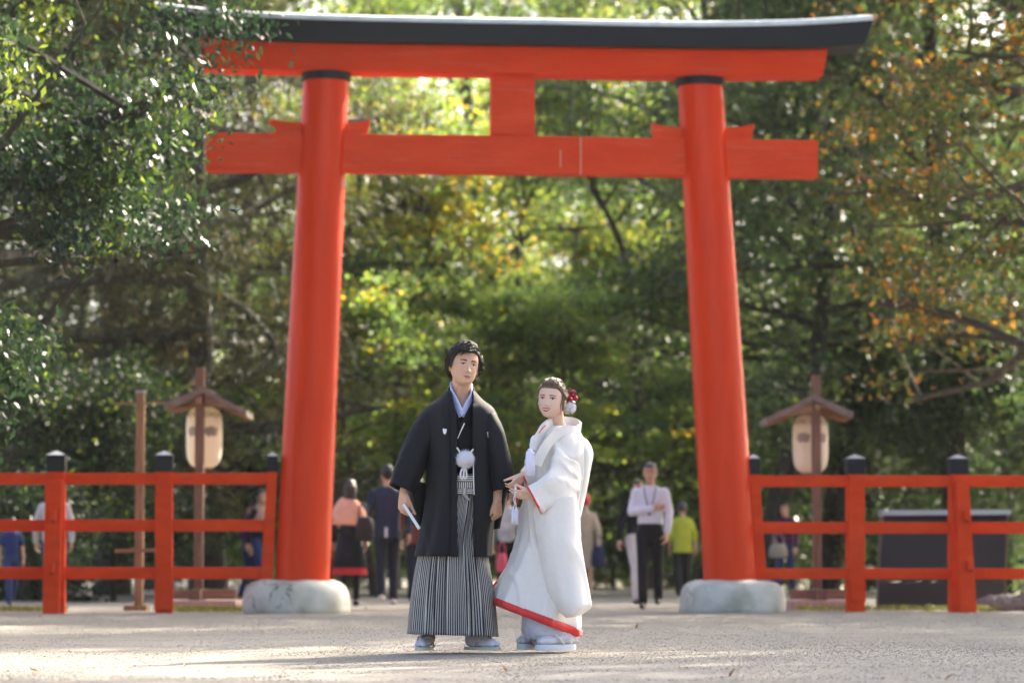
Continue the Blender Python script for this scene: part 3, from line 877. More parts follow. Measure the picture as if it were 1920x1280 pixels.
proto('understory', 17, L_DARK, M_BARK, dict(H=4.6, spread=2.3, r0=0.07, first=0.06, n1=16, bend=0.5, elev=(5, 60), n2=6, n3=4),
      dict(per=50, rad=0.3, flat=0.7, L=0.15, W=0.07, up=0.4, droop=0.3, tone_mu=0.4))
proto('camellia', 18, L_GLOSS, M_BARK, dict(H=4.2, spread=1.9, r0=0.06, first=0.06, n1=16, bend=0.4, elev=(5, 60), n2=6, n3=4),
      dict(per=44, rad=0.26, flat=0.8, L=0.11, W=0.055, up=0.4, droop=0.3, tone_mu=0.5))
proto('cypress', 19, L_CONIF, M_BARK, dict(H=16, spread=3.0, r0=0.26, first=0.12, n1=34, bend=0.5, elev=(-18, 35), n2=6, n3=4, top_taper=0.8),
      dict(per=52, rad=0.34, flat=0.3, L=0.2, W=0.035, up=0.8, droop=0.5, outw=1.2, tone_mu=0.45))

# near evergreen oak hanging into the frame at the upper left
def prune(tubes, tips, keep, base=(0, 0, 0)):
    """cut back what grows past the keep(x, y, z) line, in world metres"""
    b = np.array(base, float)
    tb = []
    for n_, (pts, rad, n) in enumerate(tubes):
        m = 0
        while m < len(pts) and keep(*(np.asarray(pts[m]) + b)): m += 1
        if n_ == 0: tb.append((pts, rad, n))
        elif m >= 2: tb.append((pts[:m], rad[:m], n))
    return tb, [t for t in tips if keep(*(t[0] + b))]
def near_oak():
    rng = np.random.default_rng(23)
    base = (-5.45, 27.6, 0)
    tubes, tips = skeleton(rng, H=12, spread=4.2, r0=0.24, first=0.14, n1=42, bend=0.6, elev=(-14, 50), n2=8, n3=3, top_taper=0.3)
    def keep(x, y, z):
        px = 960 + x / y * F_PX; py = 1063 - (z - CAM_H) / y * F_PX
        lim = np.interp(py, [-400, 0, 60, 110, 200, 330, 480, 560, 640, 720, 900], [560, 490, 430, 350, 355, 345, 265, 160, 70, -40, -200])
        return px < lim + 30 * sin(py * 0.05)
    tubes, tips = prune(tubes, tips, keep, base)
    tm = trunk_mesh(tubes); tm.materials.append(M_BARK)
    cm = crown_mesh(rng, tips, per=300, rad=0.215, flat=0.75, L=0.086, W=0.034, up=0.25, droop=0.9, tone_mu=0.36, tone_sd=0.15, clump_sd=0.26, fold=0.08)
    cm.materials.append(L_GLOSS)
    PROTO['near_oak'] = (tm, cm)
    place('near_oak', 'evergreen_oak_tree', 'glossy evergreen oak hanging over the left end of the gate', *base[:2], 0.0, 1.0)
near_oak()

def autumn_maple():
    rng = np.random.default_rng(31)
    base = np.array([7.6, 37.0, 0])
    path = [(0, 0, 0), (-0.35, 0, 2.2), (-0.9, 0, 4.4), (-1.35, 0, 6.4), (-1.7, 0.2, 8.6), (-1.9, 0.3, 10.5)]
    tubes, tips = skeleton(rng, H=11, spread=4.6, r0=0.2, first=0.16, n1=26, elev=(-8, 45), n2=8, n3=2, path=path)
    def keep(x, y, z):
        px = 960 + x / y * F_PX; py = 1063 - (z - CAM_H) / y * F_PX
        return px > np.interp(py, [-400, 0, 200, 400, 600, 800, 1000], [1400, 1500, 1490, 1560, 1620, 1680, 1760])
    tubes, tips = prune(tubes, tips, keep, (8.6, 37.0, 0))
    tm = trunk_mesh(tubes); tm.materials.append(M_BARK_B)
    cm = crown_mesh(rng, tips, per=70, rad=0.30, flat=0.35, L=0.10, W=0.075, up=0.9, droop=0.2, tone_mu=0.41, tone_sd=0.2, clump_sd=0.24)
    cm.materials.append(L_AUTUMN)
    PROTO['autumn'] = (tm, cm)
    place('autumn', 'autumn_maple_tree', 'maple in orange, brown and yellow leaf reaching in from the right', 8.6, 37.0)
autumn_maple()

TREES = [
 # key, name, px, Y, rot, scale, label
 ('cypress', 'cypress_tree', 395, 47, 0.3, 1.0, 'dark feathery cypress behind the left lantern'),
 ('cypress', 'cypress_tree', 215, 51, 2.1, 1.08, 'dark brownish cypress behind the slim bare post'),
 ('cypress', 'cypress_tree', 40, 46, 4.0, 0.95, 'dark cypress at the left frame edge behind the oak'),
 ('maple', 'maple_tree', 560, 58, 1.0, 1.05, 'bright green maple behind the left pillar'),
 ('maple_gold', 'maple_tree', 745, 66, 0.4, 1.1, 'yellow-green maple rising above the shawl woman'),
 ('maple', 'maple_tree', 705, 51, 3.4, 0.78, 'low layered green maple left of the groom'),
 ('maple', 'maple_tree', 860, 54, 1.4, 0.84, 'low dark green maple behind the groom'),
 ('elm', 'elm_tree', 972, 68, 0.2, 1.0, 'forked elm standing between the bridal couple'),
 ('maple', 'maple_tree', 1090, 54, 5.2, 0.82, 'soft green maple just right of the bride'),
 ('elm', 'elm_tree', 1190, 74, 2.2, 1.05, 'leaning dark-trunked elm right of the bride'),
 ('gold', 'zelkova_tree', 1130, 84, 1.1, 1.1, 'tall yellow-green zelkova under the gate, right half'),
 ('gold', 'zelkova_tree', 800, 88, 3.3, 1.05, 'tall yellow-green zelkova under the gate, left half'),
 ('elm', 'elm_tree', 655, 76, 3.6, 1.0, 'tall elm beside the left pillar with arching limb'),
 ('maple_gold', 'maple_tree', 1265, 70, 3.0, 1.15, 'yellow-green maple against the right pillar'),
 ('oak', 'evergreen_tree', 1330, 62, 0.9, 0.9, 'dark evergreen behind the right pillar'),
 ('oak', 'evergreen_tree', 1640, 56, 3.3, 0.92, 'dark evergreen rising behind the dark board'),
 ('oak', 'evergreen_tree', 1800, 50, 5.0, 0.9, 'dark evergreen behind the autumn maple'),
 ('elm', 'elm_tree', 1480, 80, 5.4, 1.05, 'tall green elm above the right lantern'),
 ('oak', 'evergreen_tree', 1545, 68, 4.2, 0.95, 'dark evergreen behind the right lantern roof'),
 ('oak', 'evergreen_tree', 1890, 62, 1.2, 0.95, 'dark evergreen low at the right frame edge'),
 ('oak', 'evergreen_tree', 300, 66, 1.9, 1.0, 'tall dark evergreen far behind the left fence'),
 ('elm', 'elm_tree', 480, 84, 0.0, 1.1, 'tall pale elm far behind the left pillar top'),
 ('gold', 'zelkova_tree', 1720, 86, 0.5, 1.1, 'tall golden zelkova far behind the autumn maple'),
 ('oak', 'evergreen_tree', 960, 104, 2.7, 1.1, 'far dark evergreen in the middle of the gate'),
 ('oak', 'evergreen_tree', 700, 108, 4.7, 1.1, 'far dark evergreen left of the gate middle'),
 ('oak', 'evergreen_tree', 1230, 106, 0.1, 1.1, 'far dark evergreen right of the gate middle'),
 ('elm', 'elm_tree', 1420, 112, 1.4, 1.15, 'far elm between the right pillar and lantern'),
 ('elm', 'elm_tree', 120, 96, 3.1, 1.15, 'far elm behind the left frame edge'),
 ('oak', 'evergreen_tree', 1900, 100, 3.9, 1.1, 'far evergreen behind the right frame edge'),
 ('understory', 'evergreen_bush', 640, 72, 0.0, 0.9, 'dark bush between the left pillar and the shawl woman'),
 ('understory', 'evergreen_bush', 820, 70, 1.3, 1.0, 'dark bush low behind the groom'),
 ('understory', 'evergreen_bush', 1010, 76, 2.6, 1.0, 'dark bush low between groom and bride'),
 ('understory', 'evergreen_bush', 1150, 68, 3.9, 1.0, 'dark bush low right of the bride'),
 ('understory', 'evergreen_bush', 1290, 66, 5.2, 0.95, 'dark bush behind the woman in yellow-green'),
 ('understory', 'evergreen_bush', 1440, 66, 0.7, 1.0, 'dark bush behind the right lantern post'),
 ('understory', 'evergreen_bush', 1590, 60, 2.0, 1.0, 'dark bush between right lantern and dark board'),
 ('understory', 'evergreen_bush', 1740, 54, 3.3, 1.05, 'dark bush right behind the dark board'),
 ('understory', 'evergreen_bush', 1890, 50, 4.6, 0.95, 'dark bush at the right frame edge'),
 ('understory', 'evergreen_bush', 470, 78, 5.9, 1.0, 'dark bush between left lantern and left pillar'),
 ('understory', 'evergreen_bush', 300, 62, 1.0, 0.95, 'dark bush behind the left lantern post'),
 ('camellia', 'camellia_bush', 50, 41.5, 0.0, 0.86, 'glossy sunlit bush at the left frame edge'),
 ('camellia', 'camellia_bush', 215, 43, 2.0, 0.76, 'glossy sunlit bush behind the slim bare post'),
]
for key, nm, px, Y, rot, s, lab in TREES:
    place(key, nm, lab, at_px(px, Y), Y, rot, s, category='bush' if 'bush' in nm else 'tree')
# leaning dark trunks right of the gate
def leaning(px0, py1, px1, Y, seed, H, label):
    rng = np.random.default_rng(seed)
    b = P(px0, 1063, Y); t = P(px1, py1, Y)
    dx = t.x - b.x; zt = t.z
    path = [(0, 0, -0.05), (dx * 0.3, 0, zt * 0.33), (dx * 0.75, 0.1, zt * 0.7), (dx, 0.1, zt), (dx * 1.2, 0.2, zt + (H - zt) * 0.5), (dx * 1.25, 0.4, H)]
    tubes, tips = skeleton(rng, H=H, spread=3.4, r0=0.24, first=0.45, n1=16, elev=(0, 50), n2=6, n3=4, path=path)
    tm = trunk_mesh(tubes); tm.materials.append(M_BARK)
    cm = crown_mesh(rng, tips, per=40, rad=0.42, flat=0.6, L=0.16, W=0.08, up=0.5, droop=0.3); cm.materials.append(L_DARK)
    key = 'lean%d' % seed; PROTO[key] = (tm, cm)
    place(key, 'evergreen_tree', label, b.x, Y)
leaning(1425, 570, 1545, 51, 41, 13, 'leaning dark-trunked evergreen behind the right lantern')
leaning(1545, 560, 1625, 54, 42, 14, 'dark-trunked evergreen bending right of the right lantern')
leaning(380, 540, 455, 55, 43, 14, 'slanting dark-trunked evergreen above the left lantern')
def slender(pxs, Y, r0, seed, label, first=0.5, n1=9, spread=2.2, leafm=None, per=26, H=None):
    rng = np.random.default_rng(seed)
    w = [P(x, y, Y) for x, y in pxs]; b = Vector((w[0].x, Y, 0))
    path = [(0, 0, -0.05)] + [(p.x - b.x, 0.15 * sin(i), p.z) for i, p in enumerate(w[1:])]
    tubes, tips = skeleton(rng, H=10, spread=spread, r0=r0, first=first, n1=n1, elev=(48, 70), n2=5, n3=3, path=path)
    tm = trunk_mesh(tubes); tm.materials.append(M_BARK)
    cm = crown_mesh(rng, tips, per=per, rad=0.34, flat=0.35, L=0.13, W=0.09, up=0.9, droop=0.1, tone_mu=0.5); cm.materials.append(leafm or L_MAPLE)
    PROTO['s%d' % seed] = (tm, cm)
    place('s%d' % seed, 'slender_tree', label, b.x, Y)
slender([(972, 1110), (974, 640), (970, 500), (978, 420), (985, 300), (990, 150)], 62, 0.09, 51, 'slender tree forking like a V above the couple')
slender([(1215, 1110), (1200, 760), (1190, 600), (1170, 470), (1140, 400), (1100, 330), (1085, 180)], 63, 0.13, 52, 'sinuous dark trunk bending left beside the right pillar', first=0.6)
slender([(735, 1110), (742, 800), (752, 640), (772, 560), (800, 490), (812, 380)], 54, 0.055, 53, 'thin curving maple stem above the navy suit man', leafm=L_YELLOW)
slender([(600, 1110), (608, 700), (630, 470), (690, 400), (760, 385), (820, 400)], 53, 0.12, 54, 'dark limb arching out from behind the left pillar', first=0.55)
# tall trees out to the right whose crowns shade the forecourt
SHADE = [(12.2, 22.3, 0.0, 1.0), (15.5, 28, 1.5, 1.0), (12.5, 36, 2.7, 1.05), (19, 37, 4.1, 1.1), (11.5, 47, 5.0, 1.05)]
SHL = ['closest to the camera', 'second from the camera', 'just past the fence end', 'farthest out to the right', 'beyond the notice board']
for (x, y, r, s), w in zip(SHADE, SHL):
    place('shade', 'shade_tree', 'tall evergreen outside the right frame edge, ' + w, x, y, r, s, group='tall trees shading the forecourt')

# far wood: one mass of foliage closing the view
def far_wood():
    rng = np.random.default_rng(77)
    n = 26000
    x = rng.uniform(-36, 36, n); y = rng.uniform(118, 140, n)
    hmax = 9 + 3.0 * np.sin(x * 0.35) + 2 * np.sin(x * 0.83 + 1)
    z = rng.random(n) ** 1.25 * hmax
    me = leaf_mesh('far_wood', np.stack([x, y, z], -1), 0.6, 0.42, rng.random(n), rng, 0.4, 0.2)
    tag(link('far_wood', me, L_DARK, None, False), 'dark mass of distant woodland foliage closing the path', 'woodland', kind='stuff')
far_wood()
def ground_cover():
    rng = np.random.default_rng(78)
    C = []
    for x0, x1, yy in ((1490, 1870, 32.9), (-60, 130, 32.6), (330, 455, 32.6)):
        n = 900
        px = rng.uniform(x0, x1, n); Y = yy + rng.normal(size=n) * 0.18 + SLOPE * (px - 960) / F_PX * 32 * 0.6
        C.append(np.stack([(px - 960) / F_PX * Y, Y, 0.012 + 0.03 * rng.random(n)], -1))
    C = np.concatenate(C)
    me = leaf_mesh('grass', C, 0.07, 0.012, rng.random(len(C)), rng, 0.0, -2.0)
    tag(link('grass', me, L_GRASS, None, False), 'thin grass growing along the fence line', 'grass', kind='stuff')
    n = 24
    Y = 11.5 + 28 * rng.random(n); X = (rng.random(n) * 2 - 1) * 0.2 * Y
    C = np.stack([X, Y, np.array([gz(a, b) for a, b in zip(X, Y)]) + 0.012], -1)
    me = leaf_mesh('fallen_leaves', C, 0.05, 0.028, rng.random(n), rng, 3.0, 0.0)
    tag(link('fallen_leaves', me, M_LITTER, None, False), 'scattered dry fallen leaves on the gravel', 'leaves', kind='stuff')
ground_cover()
# ------------------------------------------------------------------ people: shared pieces
from mathutils import noise as mnoise
M_SKIN = mat('skin', (0.54, 0.315, 0.21), 0.5, 0.06, 9, spec=0.35)
M_SKIN_F = mat('fair_skin', (0.66, 0.44, 0.34), 0.45, 0.05, 9, spec=0.35)
for _m in (M_SKIN, M_SKIN_F):
    _b = _m.node_tree.nodes['Principled BSDF']
    _b.inputs['Subsurface Weight'].default_value = 0.12
    _b.inputs['Subsurface Radius'].default_value = (0.012, 0.005, 0.003)
    _b.inputs['Subsurface Scale'].default_value = 0.6
M_EYEW = mat('eye_white', (0.40, 0.37, 0.35), 0.5, 0.02, spec=0.2)
M_IRIS = mat('dark_iris', (0.008, 0.006, 0.005), 0.6, 0.1, spec=0.08)
M_BROW = mat('eyebrow_hair', (0.018, 0.012, 0.01), 0.85, 0.2, spec=0.1)
M_LIP = mat('lip', (0.36, 0.13, 0.10), 0.5, 0.05)
M_LIPRED = mat('red_lipstick', (0.36, 0.008, 0.012), 0.6, 0.05, spec=0.12)
M_TEETH = mat('teeth', (0.8, 0.77, 0.72), 0.3, 0.02)
M_HAIRK = mat('black_hair', (0.016, 0.0125, 0.011), 0.45, 0.4, 40, 0.2, 120, spec=0.35, col2=(0.036, 0.027, 0.022))
M_HAIRB = mat('brown_hair', (0.085, 0.048, 0.028), 0.42, 0.35, 40, 0.2, 120, spec=0.5, col2=(0.17, 0.10, 0.06))

def head_into(mb, M, scale=1.0, female=False, n=64, rings=64):
    """closed head in local metres (face towards -y, middle of the head at 0), moved by matrix M"""
    zc = [-.116, -.112, -.104, -.088, -.06, -.03, 0, .02, .055, .085, .105, .113, .116]
    wx = [.006, .019, .032, .048, .0635, .072, .0755, .0765, .073, .059, .036, .018, .004]
    yf = [.050, .070, .080, .085, .085, .085, .086, .088, .084, .068, .042, .020, .004]
    yb = [-.03, -.01, .012, .040, .064, .084, .096, .099, .097, .080, .052, .026, .004]
    if female: wx = [w * (0.985 if i > 4 else (0.97 if i == 4 else 0.88)) for i, w in enumerate(wx)]
    zs = [-.116 + .232 * (0.5 - 0.5 * cos(pi * k / rings)) for k in range(rings + 1)]
    out = []
    for z in zs:
        w = float(smooth_interp(z, zc, wx)); f = float(smooth_interp(z, zc, yf)); b = float(smooth_interp(z, zc, yb))
        ring = []
        for i in range(n):
            t = 2 * pi * i / n; c, s = cos(t), sin(t)
            e = 2 / 2.25
            x = w * abs(c) ** e * (1 if c >= 0 else -1)
            yy = abs(s) ** e
            mid = (b - f) / 2; half = (b + f) / 2
            y = mid + half * yy * (1 if s >= 0 else -1)
            if s < 0 or (s == 0):
                ax = abs(x)
                def g(cx, cz, sx, sz): return math.exp(-((ax - cx) / sx) ** 2 - ((z - cz) / sz) ** 2)
                fr = max(0.0, -s) ** 0.5
                na = float(smooth_interp(z, [-.052, -.046, -.038, -.02, 0.0, .018], [0, .012 if not female else .008, .0195 if not female else .0135, .0125 if not female else .008, .0055 if not female else .0025, 0]))
                nw = float(np.interp(z, [-.05, -.038, -.02, .01], [.011, .0105, .0075, .0065]))
                dyv = -na * math.exp(-(x / nw) ** 2) - (0.0075 if not female else 0.0045) * g(.0125, -.040, .006, .006)
                dyv += 0.0065 * g(.031, .002, .014, .010) - (0.003 if not female else 0.001) * g(.03, .02, .02, .006)
                dyv -= 0.003 * g(.042, -.028, .02, .018)
                dyv -= 0.0055 * g(0, -.0655, .019, .005) + 0.0065 * g(0, -.0775, .016, .006)
                dyv += 0.004 * g(0, -.0712, .021, .0022) + 0.0022 * g(0, -.088, .02, .005)
                dyv -= 0.005 * g(0, -.101, .017, .010)
                y += dyv * fr
            ring.append(M @ (Vector((x, y, z)) * scale))
        out.append(ring)
    mb.loft(out)
    for sgn in (-1, 1):
        R = Matrix.Rotation(sgn * 0.3, 3, 'Z')
        c = M @ (Vector((sgn * 0.0765, 0.012, -0.008)) * scale)
        mb.ellip(c, (0.011 * scale, 0.020 * scale, 0.031 * scale), (M.to_3x3() @ R), 10, 8)

def hand_into(mb, wrist, d, s, curls=(30, 40, 28), thumb=(0.6, 0.7, 0.35), sc=1.0, r=0.0078, spread=1.0, curl_step=0.0, flip=False):
    """wrist point, direction to the fingers d, direction of the thumb side s; fingers close towards n = d x s"""
    d = Vector(d).normalized(); s = Vector(s); s = (s - d * s.dot(d)).normalized(); n = d.cross(s) * (-1 if flip else 1)
    offs = (0.027, 0.009, -0.0095, -0.027); lens = (0.070, 0.079, 0.072, 0.056)
    for i, (o, L) in enumerate(zip(offs, lens)):
        k = wrist + (d * (0.088 - 0.004 * abs(i - 1)) + s * o * spread) * sc
        mb.chain([wrist + s * o * 0.45 * sc, wrist + (d * 0.045 + s * o * 0.85) * sc + n * 0.002, k], [0.0155 * sc, 0.0145 * sc, 0.0105 * sc], 8)
        p = k; rr = r * sc; tot = 0.0
        for fr, cu in zip((0.45, 0.31, 0.24), curls):
            tot += radians(cu + curl_step * i)
            dd = d * cos(tot) + n * sin(tot)
            e = p + dd * L * fr * sc
            mb.capsule(p, rr, e, rr * 0.88, 8); p = e; rr *= 0.88
    t0 = wrist + (d * 0.022 + s * 0.022) * sc
    tv = (s * thumb[0] + d * thumb[1] + n * thumb[2]).normalized()
    t1 = t0 + tv * 0.045 * sc
    tv2 = (tv + n * 0.25 + d * 0.35).normalized(); t2 = t1 + tv2 * 0.032 * sc
    tv3 = (tv2 + n * 0.3 + d * 0.2).normalized(); t3 = t2 + tv3 * 0.026 * sc
    mb.chain([t0, t1, t2, t3], [0.0145 * sc, 0.0115 * sc, 0.0092 * sc, 0.0078 * sc], 8)

def face_tools(M, bvh):
    R3 = M.to_3x3()
    def fp(x, z, off=0.001):
        o = M @ Vector((x, -0.3, z)); d = (R3 @ Vector((0, 1, 0))).normalized()
        h = bvh.ray_cast(o, d)
        p = h[0] if h[0] is not None else M @ Vector((x, -0.09, z))
        return p - d * off
    def patch(name, outline, m, parent, off=0.0012, rings=3):
        cx = sum(p[0] for p in outline) / len(outline); cz = sum(p[1] for p in outline) / len(outline)
        mb = MB(); n = len(outline); vs_ = [fp(cx, cz, off * 1.3)]
        for k in range(1, rings + 1):
            f = k / rings
            vs_ += [fp(cx + (x - cx) * f, cz + (z - cz) * f, off if k < rings else -0.0005) for x, z in outline]
        fs = [(0, 1 + i, 1 + (i + 1) % n) for i in range(n)]
        for k in range(rings - 1):
            for i in range(n):
                j = (i + 1) % n
                fs.append((1 + k * n + i, 1 + (k + 1) * n + i, 1 + (k + 1) * n + j, 1 + k * n + j))
        mb.add(vs_, fs)
        return mb.build(name, m, parent, True)
    return fp, patch

def almond(cx, cz, w, h, tilt=0.0, n=18, up=1.0, lo=0.75):
    pts = []
    for k in range(n):
        t = 2 * pi * k / n
        x = w / 2 * cos(t); z = h / 2 * sin(t) * (up if sin(t) > 0 else lo) * (1 - 0.25 * cos(t) ** 4)
        pts.append((cx + x * cos(tilt) - z * sin(tilt), cz + x * sin(tilt) + z * cos(tilt)))
    return pts
def disc(cx, cz, r, n=12): return [(cx + r * cos(2 * pi * k / n), cz + r * sin(2 * pi * k / n)) for k in range(n)]

def face(M, bvh, body, lipm, female=False, smile=False, eye_open=0.009, scale=1.0):
    fp, patch = face_tools(M, bvh)
    for sg in (-1, 1):
        ex = 0.031 * scale; w = (0.027 if not female else 0.029) * scale; h = eye_open * scale
        tilt = sg * 0.10
        e = patch('eye', almond(sg * ex, 0.0, w, h, tilt), M_EYEW, body, 0.0012)
        patch('iris', almond(sg * ex + 0.0005, 0.0004, 0.0125 * scale, h * 1.02, 0, 14, 1, 1), M_IRIS, e, 0.0024, 2)
        # upper lid line
        up = [(sg * ex + w * (0.54) * cos(t) * 1.0, 0.0 + h * 0.5 * sin(t) * 1.02 + sg * cos(t) * w * 0.05 * sg * sg * tilt * 5 * 0.2) for t in np.linspace(0.0, pi, 12)]
        th = 0.0044 if female else 0.0028
        lid = up + [(x, z + th) for x, z in reversed(up)]
        if female: lid += []
        mb = MB(); n = len(up)
        vs_ = [fp(x, z, 0.0022) for x, z in up] + [fp(x, z + th, 0.0016) for x, z in up]
        mb.add(vs_, [(i, i + 1, n + i + 1, n + i) for i in range(n - 1)]).build('lash_line', M_BROW, e, True)
        mb = MB()
        bl = [(sg * (0.014 + 0.036 * f) * scale, (0.0185 + 0.0045 * sin(pi * min(1, f * 0.8)) - (0.0005 * f if not female else 0.003 * f)) * scale) for f in np.linspace(0, 1, 9)]
        bw = [(0.0034 if not female else 0.0023) * (1 - 0.65 * f) + 0.0007 for f in np.linspace(0, 1, 9)]
        vs_ = [fp(x, z - q, 0.0012) for (x, z), q in zip(bl, bw)] + [fp(x, z + q, 0.0014) for (x, z), q in zip(bl, bw)]
        mb.add(vs_, [(i, i + 1, 9 + i + 1, 9 + i) for i in range(8)]).build('eyebrow', M_BROW, body, True)
        patch('nostril', disc(sg * 0.0065 * scale, -0.0465 * scale, (0.0025 if not female else 0.0014) * scale, 8), M_BROW, body, 0.0006, 1)
    mw = (0.054 if smile else 0.044) * scale
    lift = 0.0095 if smile else -0.001
    def curve(f, base, bow): # f -1..1
        return base + lift * f * f + bow * (1 - f * f)
    fs_ = np.linspace(-1, 1, 15)
    gap = 0.0034 if smile else 0.0009
    up_hi = [(f * mw / 2, curve(f, -.0705, (0.0108 if smile else 0.0072) - 0.0018 * math.exp(-(f / 0.16) ** 2))) for f in fs_]
    up_lo = [(f * mw / 2, curve(f, -.0705, gap * 0.7)) for f in fs_]
    lo_hi = [(f * mw / 2, curve(f, -.0705, -gap)) for f in fs_]
    lo_lo = [(f * mw / 2, curve(f, -.0705, -(0.0125 if smile else 0.0095))) for f in fs_]
    def strip(nm, a, b, m, oa, ob, par):
        mb = MB(); n = len(a)
        mid = [((x0 + x1) / 2, (z0 + z1) / 2) for (x0, z0), (x1, z1) in zip(a, b)]
        vs_ = [fp(x * scale, z * scale, oa) for x, z in a] + [fp(x * scale, z * scale, max(oa, ob) + 0.0012) for x, z in mid] + [fp(x * scale, z * scale, ob) for x, z in b]
        fs2 = [(i, i + 1, n + i + 1, n + i) for i in range(n - 1)] + [(n + i, n + i + 1, 2 * n + i + 1, 2 * n + i) for i in range(n - 1)]
        return mb.add(vs_, fs2).build(nm, m, par, True)
    strip('upper_lip', up_hi, up_lo, lipm, 0.0006, 0.0018, body)
    strip('lower_lip', lo_hi, lo_lo, lipm, 0.0018, 0.0006, body)
    if smile: strip('teeth', up_lo, lo_hi, M_TEETH, 0.0008, 0.0004, body)
    else: strip('mouth_line', up_lo, lo_hi, M_BROW, 0.001, 0.001, body)

def hair_locks(M, scale, line, flow, m, body, seed, n=420, length=0.075, lift=0.016, base=0.008, thick=0.0062, name='hair', extra=None, capoff=0.010, short_sides=False):
    """line: [(azimuth from the front in degrees, lowest elevation in degrees)]; flow(d) local direction of growth"""
    rng = random.Random(seed)
    la, le = [a for a, _ in line], [e for _, e in line]
    A = Vector((0.079, 0.098, 0.119)) * scale
    ctr = Vector((0, 0.006, 0)) * scale
    def surf(d, off): return ctr + Vector((d.x * (A.x + off), d.y * (A.y + off), d.z * (A.z + off)))
    def lowest(d):
        az = abs(math.degrees(atan2(d.x, -d.y)))
        return float(np.interp(az, la, le))
    mb = MB()
    nu, nv = 72, 40
    idx = {}
    for j in range(nv + 1):
        for i in range(nu):
            az = 2 * pi * i / nu
            d0 = Vector((sin(az), -cos(az), 0))
            lo = radians(lowest(d0)); el = lo + (pi / 2 - lo) * j / nv
            d = Vector((sin(az) * cos(el), -cos(az) * cos(el), sin(el)))
            edge = min(1.0, j / 5)
            off = (capoff * edge + 0.005 * mnoise.noise(d * 5 + Vector((seed, 0, 0))) * edge + 0.001) * scale
            idx[(i, j)] = len(mb.v)
            mb.v.append(tuple(M @ surf(d, off)))
    for j in range(nv):
        for i in range(nu):
            k = (i + 1) % nu
            mb.f.append((idx[(i, j)], idx[(k, j)], idx[(k, j + 1)], idx[(i, j + 1)]))
    c = 0
    while c < n:
        d = Vector((rng.gauss(0, 1), rng.gauss(0, 1), rng.gauss(0.5, 1))).normalized()
        if math.degrees(math.asin(d.z)) < lowest(d) + 2: continue
        c += 1
        g = flow(d); t = (g - d * g.dot(d))
        if t.length < 0.05: continue
        t.normalize(); t += Vector((rng.gauss(0, .18), rng.gauss(0, .18), rng.gauss(0, .12)))
        L = length * rng.uniform(0.6, 1.25) * (0.45 + 0.55 * max(0, d.z) ** 0.7 if short_sides else 1); pts = []; q = d.copy()
        lf = lift * rng.uniform(0.4, 1.3)
        for k in range(6):
            f = k / 5
            pts.append(M @ surf(q, (base + lf * sin(pi * min(1, f * 0.75 + 0.1)) * (1 - 0.35 * f)) * scale))
            q = (q + t * (L / 5) / 0.1).normalized()
        r = thick * rng.uniform(0.6, 1.3) * scale
        mb.tube(pts, [r * 0.6, r, r, r * 0.85, r * 0.55, r * 0.12], 5, flat=0.6)
    if extra: extra(mb, surf, rng)
    return mb.build(name, m, body, True)

def loft_px(ctrl, nring, nseg, Y0, fold=None, power=2.2, closed=True):
    """ctrl rows: (xl, yl, xr, yr, half_depth, dy). Tilted, smoothly blended oval rings seen at those pixels"""
    k = np.arange(len(ctrl)); tt = np.linspace(0, len(ctrl) - 1, nring)
    cols = [smooth_interp(tt, k, [r[c] for r in ctrl]) for c in range(6)]
    rings = []
    for i in range(nring):
        xl, yl, xr, yr, hy, dy = [float(c[i]) for c in cols]
        Lp, Rp = P(xl, yl, Y0 + dy), P(xr, yr, Y0 + dy)
        c = (Lp + Rp) / 2; h = (Rp - Lp) / 2; ring = []
        for j in range(nseg):
            t = 2 * pi * j / nseg; e = 2 / power
            cx = abs(cos(t)) ** e * (1 if cos(t) >= 0 else -1); sy = abs(sin(t)) ** e * (1 if sin(t) >= 0 else -1)
            q = 1.0
            if fold: q += fold(t, i / (nring - 1))
            ring.append(c + h * cx * (1 + (q - 1) * 0.4) + Vector((0, hy * sy * q, 0)))
        rings.append(ring)
    return rings

def crease(q, w=0.16):
    """thin raised fold lines of cloth"""
    return max(0.0, 1 - abs(mnoise.noise(q)) / w) ** 2 - 0.2

def wrinkle(rings, amp, scale, seed=0.0, stretch=(1, 1, 1), ridge=0.0):
    out = []
    for r in rings:
        c = sum(r, Vector()) / len(r); o = []
        for p in r:
            d = (p - c); L = d.length
            q = Vector((p.x * stretch[0], p.y * stretch[1], p.z * stretch[2])) * scale + Vector((seed, seed * 1.7, 0))
            o.append(p + (d / L if L > 1e-6 else d) * (amp * mnoise.noise(q) + ridge * crease(q * 0.8 + Vector((3.3, 1.1, 7.7)))))
        out.append(o)
    return out

def ribbon(pts, widths, bvh, Y0, off, thick, n=24):
    """strip that lies on a garment: pixel path projected straight back on to it"""
    t = np.linspace(0, 1, len(pts)); tt = np.linspace(0, 1, n)
    xs = np.interp(tt, t, [p[0] for p in pts]); ys = np.interp(tt, t, [p[1] for p in pts]); ws = np.interp(tt, t, widths)
    rings = []
    def drop(x, y):
        o = P(x, y, Y0 - 1.0); h = bvh.ray_cast(o, Vector((0, 1, 0)), 3)
        return h[0] if h[0] is not None else P(x, y, Y0)
    for i in range(n):
        dx = xs[min(i + 1, n - 1)] - xs[max(i - 1, 0)]; dy = ys[min(i + 1, n - 1)] - ys[max(i - 1, 0)]
        L = sqrt(dx * dx + dy * dy) + 1e-9; nx, ny = -dy / L, dx / L
        a = drop(xs[i] + nx * ws[i] / 2, ys[i] + ny * ws[i] / 2); b = drop(xs[i] - nx * ws[i] / 2, ys[i] - ny * ws[i] / 2)
        D = Vector((0, -off, 0)); E = Vector((0, -off - thick, 0))
        rings.append([a + D * 0.2, a + E, b + E, b + D * 0.2])
    return MB().loft(rings)
